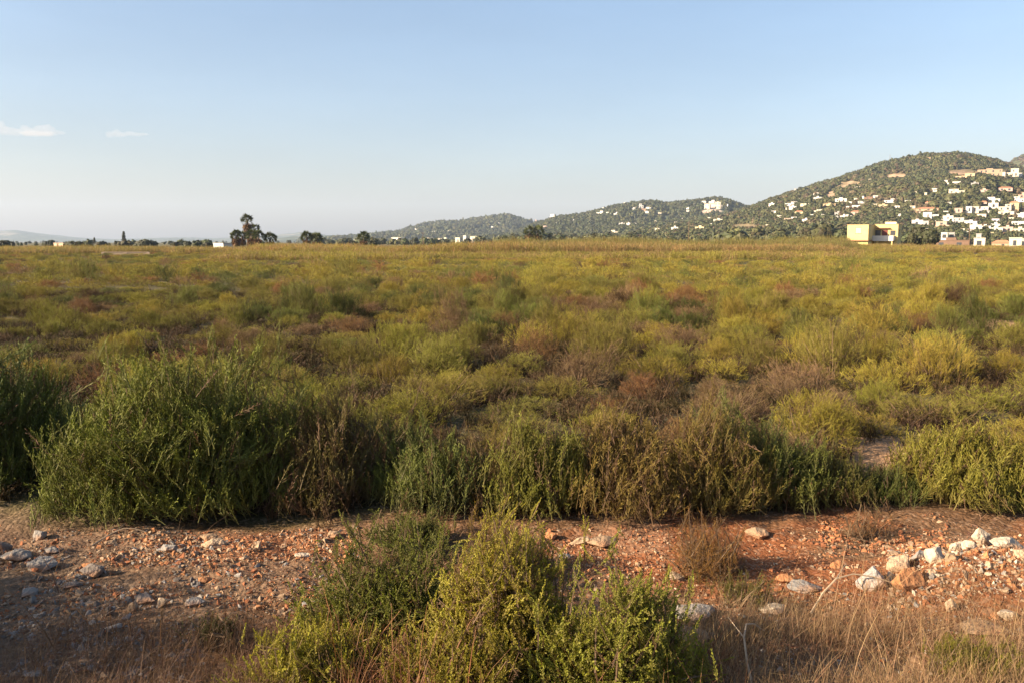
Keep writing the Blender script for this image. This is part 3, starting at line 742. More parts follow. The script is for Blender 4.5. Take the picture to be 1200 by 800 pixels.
lod = [fol_mesh('scrub', VAR['mid'][i][0], M_FOLI) for i in range(3)] + [fol_mesh('scrub', VAR['twig'][0][0], M_FOLI), fol_mesh('scrub', VAR['up'][0][0], M_FOLI)]
low = [fol_mesh('scrub', variant(300 + i, 'low')[0], M_FOLI) for i in range(6)]
tuf = [fol_mesh('scrub', variant(330 + i, 'tuft')[0], M_FOLI) for i in range(3)]
sc_coll = hidden_coll('scrub_source', lod + low + tuf)
P, SC, CO, ID = [], [], [], []
r6 = np.random.default_rng(66)
def put(x, y, s, hs, i, c=None):
    if c is None and y > 12:
        q_ = r6.uniform(); hs *= .6 if q_ < .3 else 1.4 if q_ > .8 else 1
        if r6.uniform() < .12: c = (DUSK, DEEP, RUSSET, OLIVE)[int(r6.integers(4))]
    c = c or field_colour(x, y, float(r6.uniform(0, .999))); v = r6.uniform(.85, 1.15) * (1 + .2 * min(1, max(0, (y - 20) / 40)))
    P.append((x, y, float(gz(x, y)) - .03)); SC.append((s, s, hs)); CO.append([q * v for q in c]); ID.append(i)
near_all = spread(14000, (.63, 6.0), 5.2, 26, lambda x, y: .9 + .01 * y, 6, [(x, y, .5) for x, y in pts] + taken)
for (x, y) in near_all:
    inside = abs(x) < .63 * y + .5
    if (inside and y < YMAX) or clear(x, y) or (abs(x) < .62 * y + .9 and y < 7): continue
    s = r6.uniform(.8, 1.2); put(x, y, s, s * r6.uniform(.8, 1.2), int(r6.integers(0, 5)))
for (x, y) in [(-3.7, 2.5), (-3.9, 3.1), (-4.1, 3.7), (-3.5, 1.9), (-4.6, 2.6), (-4.9, 3.5), (-4.0, 4.2)]:      # the tall clump left of the view whose shade lies on the stones
    put(x, y, 1.6, 2.3 if y < 4 else 1.2, 4, GREEN)
for (x, y) in spread(80000, (.62, 3.5), YMAX - .5, 55, lambda x, y: .56 + .013 * y, 8):
    if clear(x, y): continue
    s = r6.uniform(.80, 1.3) * (.85 + .006 * y); put(x, y, s, max(s, .9) * r6.uniform(.6, 1.05) * (.4 + 1.15 * float(fbm(x * .2, y * .2, 44, 2))), int(r6.integers(0, 5)) if y < 34 else 5 + int(r6.integers(0, 6)))
for (x, y) in spread(90000, (.62, 8), 55, 150, lambda x, y: .80 + .010 * y, 9):
    s = r6.uniform(1.1, 1.9); put(x, y, s, s * r6.uniform(.35, .62) * (.6 + .7 * float(fbm(x * .12, y * .12, 44, 2))), 5 + int(r6.integers(0, 6)))
for (x, y) in spread(26000, (.63, 1), 5.7, 30, lambda x, y: .34 + .008 * y, 10):                                   # low tufts between the bushes, coloured dark to deepen the shade there
    if clear(x, y): continue
    s = r6.uniform(.7, 1.3); put(x, y, s, s * .8, 11 + int(r6.integers(0, 3)), (DULL_SHADE, DULL_SHADE2)[int(r6.integers(0, 2))])
n = len(P)
so_ = scatter('marsh_scrub', P, np.stack([np.zeros(n), np.zeros(n), r6.uniform(0, 6.28, n)], -1), SC, CO, ID, sc_coll)
tag(so_, 'golden green marsh scrub running back to the reeds', 'scrub', kind='stuff')
print('scrub instances', n, 'bushes', len(pts), 'ymax', YMAX)

# ------------------------------------------------------------------ dry grass, stalks, reeds
def blade(nseg, bend, w, seed):
    r = np.random.default_rng(seed); h = np.linspace(0, 1, nseg + 1); x = bend * h ** 2
    W = w * (1 - .85 * h)
    V = np.concatenate([np.stack([x, W, h * (1 - .3 * bend * h)], -1), np.stack([x, -W, h * (1 - .3 * bend * h)], -1)])
    F = np.array([(i, i + 1, nseg + 2 + i, nseg + 1 + i) for i in range(nseg)])
    return V, tri(F), h.repeat(1).tolist() * 2
def grass(name, regions, col, label, seed, mat):
    """regions: (px0, py0, px1, py1, count, height lo, hi, width)"""
    r = np.random.default_rng(seed); Vs, Fs, Ts, off = [], [], [], 0
    for (a, b, c, d, cnt, h0, h1, wd) in regions:
        px = r.uniform(a, c, cnt); py = r.uniform(b, d, cnt)
        G = np.array([gpt(u, v) for u, v in zip(px, py)])
        keep = fbm(G[:, 0] * 3.2, G[:, 1] * 3.2, seed + 4, 3) + r.uniform(-.2, .2, cnt) > .42
        G = G[keep]; m = len(G)
        cl = np.floor(G[:, :2] * 9) / 9 + .05                                   # stalks gather in tufts
        q = r.uniform(0, 1, m) < .55; G[q, :2] = cl[q] + r.normal(0, .022, (q.sum(), 2))
        G[:, 2] = gz(G[:, 0], G[:, 1]) - .01
        for k, bend in enumerate((.12, .5, 1.0)):
            s = r.integers(0, 3, m) == k
            tv, tf, tg = blade(4, bend, wd / .25, seed + k)
            D = np.stack([r.normal(0, .28, s.sum()), r.normal(0, .28, s.sum()), np.ones(s.sum())], -1)
            L = r.uniform(h0, h1, s.sum()) * np.where(r.uniform(0, 1, s.sum()) > .93, 1.5, 1)
            V, F, T = inst(tv, tf, frames(D, r.uniform(0, 6.28, s.sum())) * L[:, None, None], G[s], np.array(tg), r.uniform(0, 1, s.sum()))
            Vs.append(V); Fs.append(F + off); Ts.append(T); off += len(V)
    o = link(name, make_mesh(name, np.concatenate(Vs), np.concatenate(Fs), np.concatenate(Ts), (mat,)), None, col)
    tag(o, label, 'grass', kind='stuff'); return o
M_DRY = foliage_mat('straw', fixed=(0.30, 0.225, 0.13), dry=(0.17, 0.105, 0.06), tip=(1.3, 1.2, 1.0), dry_at=.72, trans=.3)
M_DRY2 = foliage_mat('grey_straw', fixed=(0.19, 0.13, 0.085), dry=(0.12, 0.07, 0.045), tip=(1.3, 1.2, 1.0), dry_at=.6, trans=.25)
M_RUSTY = foliage_mat('rusty_stalk', fixed=(0.22, 0.115, 0.055), dry=(0.12, 0.06, 0.035), tip=(1.2, 1.2, 1.1), dry_at=.6, trans=.25)
grass('dry_grass', [(775, 735, 1230, 850, 15000, .06, .23, .0014), (840, 695, 1230, 760, 5500, .05, .16, .0013), (960, 680, 1060, 730, 400, .08, .26, .0014), (780, 720, 1230, 850, 70, .25, .38, .0014)], (1, 1, 1), 'golden dry grass and stalks at the lower right', 401, M_DRY)
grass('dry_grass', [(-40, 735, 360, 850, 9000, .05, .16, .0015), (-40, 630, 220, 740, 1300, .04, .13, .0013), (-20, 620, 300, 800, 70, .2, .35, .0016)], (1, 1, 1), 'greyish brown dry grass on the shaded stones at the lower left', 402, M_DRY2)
grass('dead_stalks', [(395, 760, 590, 860, 1300, .14, .30, .0022), (640, 780, 860, 860, 500, .12, .30, .0018), (130, 690, 330, 800, 160, .1, .24, .0014)], (1, 1, 1), 'rusty dead stalks between the leafy shrubs at the bottom', 403, M_RUSTY)

# straw and leaf litter lying on the track
rl = np.random.default_rng(404); m = 9000
G = np.array([gpt(a, b) for a, b in zip(rl.uniform(-60, 1260, m), 605 + 210 * rl.uniform(0, 1, m))])
G = G[fbm(G[:, 0] * 2, G[:, 1] * 2, 405, 3) + rl.uniform(-.2, .2, m) > .44]; m = len(G); G[:, 2] = gz(G[:, 0], G[:, 1]) + .006
tv, tf, tg = blade(2, .4, .014, 0); D = np.stack([rl.normal(0, 1, m), rl.normal(0, 1, m), rl.normal(.1, .15, m)], -1)
V, F, T = inst(tv * np.array([1, 2.2, 1]), tf, frames(D, rl.uniform(0, 6.28, m)) * rl.uniform(.02, .09, m)[:, None, None], G, np.array(tg), rl.uniform(0, 1, m))
tag(link('dry_litter', make_mesh('dry_litter', V, F, T, (M_DRY2,))), 'broken straw and dead leaves lying on the earth track', 'litter', kind='stuff')

def reed_clump(n, seed, spreadr=.7):
    r = np.random.default_rng(seed); mb = [], [], []
    off = 0
    B = np.stack([r.normal(0, spreadr, n), r.normal(0, spreadr * .6, n), np.zeros(n)], -1)
    D = np.stack([r.normal(0, .09, n), r.normal(0, .09, n), np.ones(n)], -1); L = r.uniform(.65, 1.05, n)
    for k, bend in enumerate((.08, .3)):
        s = r.integers(0, 2, n) == k; tv, tf, tg = blade(3, bend, .022, 0)
        V, F, T = inst(tv, tf, frames(D[s], r.uniform(0, 6.28, s.sum())) * L[s][:, None, None], B[s], np.array(tg), r.uniform(0, 1, s.sum()))
        mb[0].append(V); mb[1].append(F + off); mb[2].append(T); off += len(V)
    for q in range(3):                                                            # leaves off the canes
        m = n; z = r.uniform(.25, .9, m); tv, tf, tg = blade(2, .6, .045, 0)
        D2 = np.stack([r.normal(0, .6, m), r.normal(0, .6, m), np.ones(m)], -1)
        V, F, T = inst(tv, tf, frames(D2, r.uniform(0, 6.28, m)) * .3, B + D * (z * L)[:, None], np.array(tg), r.uniform(0, 1, m))
        mb[0].append(V); mb[1].append(F + off); mb[2].append(T); off += len(V)
    return tuple(np.concatenate(q) for q in mb)
reed_coll = hidden_coll('reed_source', [make_mesh('reed', *reed_clump(34, 500 + i), (M_FOLI,)) for i in range(4)])
P, SC, CO, ID = [], [], [], []
r7 = np.random.default_rng(77)
TAN, CANE, SEDGE, DUN = (0.31, 0.225, 0.12), (0.18, 0.20, 0.075), (0.19, 0.18, 0.075), (0.29, 0.235, 0.12)
def reeds(px0, px1, Y0, Y1, cnt, ztop, cols):
    for _ in range(cnt):
        Y = r7.uniform(Y0, Y1); px = r7.uniform(px0, px1); X = (px - 600) / 1000 * Y
        nz = float(fbm(X * .05, Y * .05, 88, 3)); hgt = ztop * r7.uniform(.65, 1.12) * (.45 + 1.1 * nz)
        e = min(1, min(px - px0, px1 - px) / 40 + .35)
        P.append((X, Y, -.05)); s = r7.uniform(.9, 1.5); SC.append((s, s, max(.3, hgt * e)))
        c = cols[int(r7.integers(len(cols)))]; v = r7.uniform(.8, 1.2); CO.append([q * v for q in c]); ID.append(int(r7.integers(4)))
reeds(560, 1010, 145, 170, 2200, 2.35, (CANE, CANE, SEDGE))
reeds(620, 1000, 120, 144, 1700, 1.55, (TAN, DUN, SEDGE, SEDGE, CANE))
reeds(280, 660, 120, 165, 1900, 1.6, (DUN, SEDGE, SEDGE, TAN, LIME))
reeds(250, 1040, 84, 122, 1000, .75, (SEDGE, LIME, DUN, OLIVE))
reeds(-40, 330, 130, 175, 1500, 1.05, (SEDGE, CANE, DUN))
reeds(960, 1240, 140, 185, 1300, 1.15, (SEDGE, LIME, DUN))
n = len(P)
ro = scatter('reed_bed', P, np.stack([np.zeros(n), np.zeros(n), r7.uniform(0, 6.28, n)], -1), SC, CO, ID, reed_coll)
tag(ro, 'tan and green reed bed along the far side of the scrub', 'reeds', kind='stuff')
# ------------------------------------------------------------------ stones
def rock_geo(seed, npts=15, bev=.10, sub=0):
    r = np.random.default_rng(seed); bm = bmesh.new()
    D = r.normal(0, 1, (npts, 3)); D /= np.linalg.norm(D, axis=1, keepdims=True); D *= r.uniform(.8, 1.05, (npts, 1))
    for d in D: bm.verts.new(d)
    res = bmesh.ops.convex_hull(bm, input=bm.verts)
    bmesh.ops.delete(bm, geom=[g for g in res['geom_interior'] if isinstance(g, bmesh.types.BMVert)], context='VERTS')
    if bev: bmesh.ops.bevel(bm, geom=list(bm.edges), offset=bev, segments=1, affect='EDGES', clamp_overlap=True)
    if sub:
        bmesh.ops.triangulate(bm, faces=list(bm.faces)); bmesh.ops.subdivide_edges(bm, edges=list(bm.edges), cuts=sub, use_grid_fill=True)
        for v in bm.verts:
            v.co += v.co.normalized() * (.10 * mnoise.noise(v.co * 2.4 + Vector((seed, 0, 0))) + .05 * mnoise.noise(v.co * 6 + Vector((0, seed, 0))))
    bmesh.ops.triangulate(bm, faces=list(bm.faces)); bm.verts.ensure_lookup_table()
    V = np.array([v.co[:] for v in bm.verts]); F = np.array([[v.index for v in f.verts] for f in bm.faces]); bm.free()
    return V, F

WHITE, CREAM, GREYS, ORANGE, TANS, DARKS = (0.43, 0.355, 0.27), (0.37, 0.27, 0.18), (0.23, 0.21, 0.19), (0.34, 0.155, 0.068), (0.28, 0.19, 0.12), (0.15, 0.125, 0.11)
def rock(px, py, wpx, hpx, colour, label, seed, flat=.8, dirt=True, rot=None, name='rock', lift=0.0, group='rocks lying along the track'):
    """px, py: foot of the rock in the photo; size from its extent there"""
    c = gpt(px, py); c = gpt(px, py, float(gz(c[0], c[1]))); k = c[1] / FPX
    V, F = rock_geo(seed, 13 + seed % 5, .09, 2)
    V = V * np.array([wpx * k / 2, wpx * k / 2 * flat, hpx * k / 2]) * 1.28
    if rot is not None: V = V @ np.array(Matrix.Rotation(rot, 3, 'Y')).T
    V[:, 2] -= V[:, 2].min(); V[:, 2] -= V[:, 2].max() * .25
    o = link(name, make_mesh(name, V, F, None, (M_ROCK,)), None, colour)
    y = c[1] + wpx * k / 2 * flat * .7
    o.location = (c[0], y, float(gz(c[0], y)) + lift)
    tag(o, label, 'rock', group)
    return o
rock(250, 642, 30, 14, CREAM, 'cream flat rock on red earth before the largest shrub', 601)
rock(242, 632, 20, 9, TANS, 'small tan stone behind the cream flat rock', 602)
rock(196, 648, 20, 10, GREYS, 'grey stone at the left end of the red earth band', 603)
rock(128, 638, 14, 10, TANS, 'tan stone at the foot of the largest shrub', 604)
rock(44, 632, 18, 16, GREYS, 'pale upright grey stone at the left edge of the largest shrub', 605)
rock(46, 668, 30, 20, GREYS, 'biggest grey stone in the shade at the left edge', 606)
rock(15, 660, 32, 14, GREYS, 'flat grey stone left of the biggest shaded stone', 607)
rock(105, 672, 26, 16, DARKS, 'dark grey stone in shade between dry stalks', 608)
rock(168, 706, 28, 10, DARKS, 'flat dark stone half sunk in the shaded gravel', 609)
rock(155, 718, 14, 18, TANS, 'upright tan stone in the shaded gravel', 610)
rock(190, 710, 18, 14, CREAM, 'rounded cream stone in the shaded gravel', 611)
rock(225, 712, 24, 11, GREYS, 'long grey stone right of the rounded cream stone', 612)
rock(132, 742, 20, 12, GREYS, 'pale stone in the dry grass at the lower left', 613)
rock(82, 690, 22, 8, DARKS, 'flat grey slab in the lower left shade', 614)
rock(302, 644, 9, 14, CREAM, 'narrow upright cream stone on the red earth', 615)
rock(352, 654, 18, 6, WHITE, 'thin white chip near the leafy shrub on the red earth', 616)
rock(286, 658, 12, 7, CREAM, 'small pale stone in the middle of the red earth', 617)
rock(238, 680, 14, 9, ORANGE, 'orange clod on the red earth in the left half', 618)
rock(390, 630, 18, 9, TANS, 'tan stone at the dark gap left of the leafy shrubs', 619)
rock(682, 640, 26, 13, CREAM, 'cream stone at the foot of the broad twiggy shrub', 620)
rock(706, 642, 34, 8, TANS, 'flat tan stone right of the cream stone', 621)
rock(646, 632, 18, 10, ORANGE, 'orange stone under the bright yellow-green shrub', 622)
rock(662, 654, 14, 7, GREYS, 'grey pebble below the cream stone', 623)
rock(890, 634, 30, 11, TANS, 'brown flat rock in shade under the deep green shrub', 624)
rock(795, 680, 22, 13, CREAM, 'cream stone beside the dry golden shrub', 625)
rock(982, 665, 14, 15, ORANGE, 'upright orange stone casting a shadow on smooth red earth', 626)
rock(921, 686, 20, 12, ORANGE, 'orange stone in front of the smooth red earth', 627)
rock(948, 692, 46, 9, GREYS, 'long flat grey rock among dry stalks', 628)
rock(907, 720, 32, 12, WHITE, 'white rounded rock among dry stalks', 629)
rock(818, 728, 56, 16, GREYS, 'broad pale grey slab right of the leafy shrubs', 630)
rock(812, 756, 50, 16, CREAM, 'cracked pale slab below the broad grey one', 631)
rock(1026, 688, 40, 38, (0.34, 0.32, 0.30), 'tall pointed grey boulder at the left end of the rubble heap', 632, .9)
GH = 'stones of the pale rubble heap'
rock(1070, 690, 40, 30, ORANGE, 'large orange block at the front of the rubble heap', 633, .9, group=GH)
rock(1060, 670, 34, 16, CREAM, 'cream slab leaning behind the large orange block', 634, .8, rot=-.3, group=GH)
rock(1101, 665, 26, 26, WHITE, 'white block standing up in the middle of the heap', 635, .9, group=GH)
rock(1152, 640, 20, 26, WHITE, 'tilted white slab, highest stone of the heap', 636, .5, rot=-.6, lift=.015, group=GH)
rock(1184, 648, 40, 15, WHITE, 'long white stone at the right of the heap top', 637, .7, group=GH)
rock(1138, 652, 18, 16, WHITE, 'white stone under the tilted slab', 638, group=GH)
rock(1122, 648, 16, 14, WHITE, 'small white stone left of the tilted slab', 639, group=GH)
rock(1080, 662, 20, 13, GREYS, 'grey stone behind the white standing block', 640, group=GH)
rock(1188, 692, 24, 15, WHITE, 'white rounded stone at the front right of the heap', 641, group=GH)
rock(1094, 676, 12, 11, CREAM, 'small cream stone right of the large orange block', 642, group=GH)
rock(1116, 692, 14, 14, CREAM, 'pale stone low in the shaded front of the heap', 643, group=GH)
rock(1115, 668, 14, 12, TANS, 'tan stone just right of the standing white block', 644, group=GH)
rock(1042, 680, 10, 10, GREYS, 'little grey stone against the tall pointed boulder', 645, group=GH)
rock(1172, 704, 16, 9, ORANGE, 'orange stone at the front foot of the heap', 646, group=GH)
rock(1160, 742, 58, 9, TANS, 'wide flat tan slab in the dry grass below the heap', 647)
rock(1196, 668, 20, 14, CREAM, 'cream stone at the right picture edge on the heap', 648, group=GH)
rock(1050, 652, 22, 7, TANS, 'flat tan stone behind the tall pointed boulder', 649)
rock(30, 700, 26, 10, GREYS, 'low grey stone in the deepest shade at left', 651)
rock(0, 645, 24, 14, DARKS, 'dark stone cut by the left edge', 652)
rock(60, 650, 16, 9, GREYS, 'small grey stone above the biggest shaded stone', 653)

# gravel and clods: countless, one object
gt = [rock_geo(700 + k, 9, 0) for k in range(5)]
r8 = np.random.default_rng(88); Vs, Fs, Ts, off = [], [], [], 0
def pebbles(px0, py0, px1, py1, cnt, s0, s1, cols, thr=.35):
    global off
    px = r8.uniform(px0, px1, cnt); py = r8.uniform(py0, py1, cnt)
    G = np.array([gpt(a, b) for a, b in zip(px, py)])
    G = G[fbm(G[:, 0] * 2.5, G[:, 1] * 2.5, 99, 3) + r8.uniform(-.15, .15, cnt) > thr]; m = len(G)
    S = s0 * (s1 / s0) ** (r8.uniform(0, 1, m) ** 2.2)
    G[:, 2] = gz(G[:, 0], G[:, 1]) - S * r8.uniform(-.15, .30, m)
    M = frames(r8.normal(0, 1, (m, 3)), r8.uniform(0, 6.28, m)) * (S[:, None] * np.array([[1.0, .8, .6]]))[:, None, :]
    C = np.array(cols)[r8.integers(0, len(cols), m)] * r8.uniform(.7, 1.2, (m, 1))
    w = r8.integers(0, 5, m)
    for k, (tv, tf) in enumerate(gt):
        s = w == k
        V, F, _ = inst(tv, tf, M[s], G[s]); Vs.append(V); Fs.append(F + off); off += len(V)
        Ts.append(np.repeat(C[s], len(tv), axis=0))
RE = (0.26, 0.10, 0.045)
pebbles(-40, 618, 420, 720, 5200, .006, .030, (RE, RE, ORANGE, TANS, GREYS, TANS), .38)
pebbles(100, 625, 420, 665, 2600, .007, .026, (RE, ORANGE, ORANGE, TANS, CREAM), .35)
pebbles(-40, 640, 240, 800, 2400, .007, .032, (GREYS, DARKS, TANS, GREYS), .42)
pebbles(600, 620, 1230, 700, 4200, .005, .022, (RE, ORANGE, TANS, RE, CREAM), .42)
pebbles(640, 630, 780, 670, 900, .006, .022, (RE, ORANGE, TANS), .3)
pebbles(960, 605, 1110, 650, 1100, .007, .032, (RE, RE, ORANGE, TANS), .32)
pebbles(1040, 640, 1230, 715, 2400, .006, .034, (ORANGE, CREAM, TANS, TANS, ORANGE, RE, GREYS, WHITE), .25)
pebbles(780, 690, 1230, 840, 2200, .005, .022, (TANS, GREYS, CREAM, RE), .45)
pebbles(990, 515, 1110, 560, 300, .006, .02, (CREAM, TANS), .4)
pebbles(-40, 615, 420, 760, 9000, .0025, .009, (RE, RE, TANS, ORANGE, GREYS), .3)
pebbles(600, 615, 1230, 760, 9000, .0025, .009, (RE, RE, TANS, ORANGE, CREAM), .3)
M_PEB = plain_mat('pebble', (1, 1, 1), .92, .25, 25, .5, 90, use_tint=True)
po = link('gravel', make_mesh('gravel', np.concatenate(Vs), np.concatenate(Fs), np.concatenate(Ts), (M_PEB,)))
tag(po, 'red and pale gravel strewn over the earth track', 'gravel', kind='stuff')

# fallen twigs lying about the shrubs
def twig(px, py, length, ang, label, seed, bow=.15, up=.06):
    c = gpt(px, py); r = np.random.default_rng(seed); mb = MB()
    d = np.array([math.cos(ang), math.sin(ang), 0]); q = np.array([-d[1], d[0], 0]); T = np.linspace(0, 1, 6)
    Pn = [c + d * length * (t - .5) + q * bow * length * math.sin(PI * t) + np.array([0, 0, float(gz(*(c + d * length * (t - .5))[:2])) + .008 + up * math.sin(PI * t * .9)]) for t in T]
    mb.tube(Pn, np.linspace(.006, .0025, 6), 5); mb.tube([Pn[2], Pn[2] + d * length * .25 + q * length * .18 + np.array([0, 0, .03])], [.0035, .0015], 4)
    o = mb.build('fallen_twig', M_DTWIG); tag(o, label, 'twig', 'fallen twigs'); return o
M_DTWIG = plain_mat('bleached_twig', (0.36, 0.27, 0.18), .9, .3, 20)
twig(140, 632, .30, .5, 'bleached twig at the left foot of the largest shrub', 1)
twig(385, 762, .35, -.6, 'pale forked twig on dry grass left of the leafy shrubs', 2)
twig(1000, 705, .5, .3, 'long pale twig across the dry stalks below the grey boulder', 3, up=.1)
twig(890, 780, .45, 1.2, 'bent straw coloured twig in the dry grass at bottom right', 4, up=.15)
# ------------------------------------------------------------------ trees
def leaf_cloud(n, rx, ry, rz, size, seed, lump=.35, shell=.45, flat=.0, taper=0.0):
    """leaf clumps spread through an uneven crown"""
    r = np.random.default_rng(seed); D = r.normal(0, 1, (n, 3)); D /= np.linalg.norm(D, axis=1, keepdims=True)
    lm = 1 + 2 * lump * (fbm(D[:, 0] * 1.8 + seed, D[:, 1] * 1.8 + D[:, 2] * 1.4, seed, 3) - .5)
    rad = (shell + (1 - shell) * r.uniform(0, 1, n) ** .5) * lm
    P = D * rad[:, None] * np.array([rx, ry, rz])
    if taper:
        k = 1 - taper * (P[:, 2] / rz + 1) / 2; P[:, :2] *= k[:, None]
    q = np.array([[-1, -.6, 0], [1, -.7, .2], [.8, .7, 0], [-.7, .8, .25], [0, 0, .55]])
    f = np.array([(0, 1, 4), (1, 2, 4), (2, 3, 4), (3, 0, 4)])
    M = frames(D + r.normal(0, .5, (n, 3)) + np.array([0, 0, .3]), r.uniform(0, 6.28, n)) * (size * r.uniform(.6, 1.3, n))[:, None, None]
    return inst(q, f, M, P, q[:, 2] * 0 + .3, r.uniform(0, 1, n))

wood = []
for i in range(5): wood.append(make_mesh('woodland_tree', *leaf_cloud(90, 1, 1, .8, .34, 800 + i), (M_TREEI,)))
for i in range(2): wood.append(make_mesh('woodland_tree', *leaf_cloud(80, .7, .7, 1.2, .30, 820 + i, taper=.5), (M_TREEI,)))
wood_coll = hidden_coll('wood_source', wood)
HOUSES = []                                                   # footprints (X, Y, r) that stay clear of trees
def woods(name, h, n, size, cols, label, seed, yfrac=(0.0, 1.12), thin=.0, extra=None, reach=26):
    r = np.random.default_rng(seed)
    Y = r.uniform(h.foot + (h.Y - h.foot) * yfrac[0], h.foot + (h.Y - h.foot) * yfrac[1], n); X = r.uniform(h.cx.min(), h.cx.max(), n) / h.Y * Y
    keep = np.abs(X) < Y * .63 + 40
    X, Y = X[keep], Y[keep]
    Z = h.h(X, Y); px, py = project((X, Y, Z)); m = len(X)
    b = bareness(px, py, X, Y, False)
    nz = fbm(X / 70, Y / 70, seed + 1, 4)
    k = (Z > .5) & (b + r.uniform(-.2, .2, m) < .32) & (nz + r.uniform(-.2, .2, m) > .22 + thin)
    for (hx, hy, hr) in HOUSES: k &= ~((np.abs(X / Y * hy - hx) < hr * .56 + 1) & (Y < hy + hr * .4) & (Y > hy - reach))
    X, Y, Z, nz = X[k], Y[k], Z[k], nz[k]; m = len(X)
    s = size * r.uniform(.55, 1.25, m); sz = s * r.uniform(.75, 1.15, m)
    sz_cl = sstep(.3, .7, fbm(X / 40, Y / 40, seed + 9, 2))
    s *= .7 + .5 * sz_cl
    c = np.array(cols)[np.clip((nz * 1.3 - .2 + r.normal(0, .18, m)) * len(cols), 0, len(cols) - 1).astype(int)] * r.uniform(.88, 1.12, (m, 1))
    P = np.stack([X, Y, Z + sz * .45], -1)
    if extra is not None: pass
    o = scatter(name, P, np.stack([np.zeros(m), np.zeros(m), r.uniform(0, 6.28, m)], -1), np.stack([s, s, sz], -1), c, r.integers(0, 7, m), wood_coll)
    tag(o, label, 'woods', kind='stuff'); return o
PINE, BUSHY, DRYG, OAK = (0.060, 0.088, 0.034), (0.088, 0.110, 0.042), (0.110, 0.105, 0.058), (0.054, 0.074, 0.036)

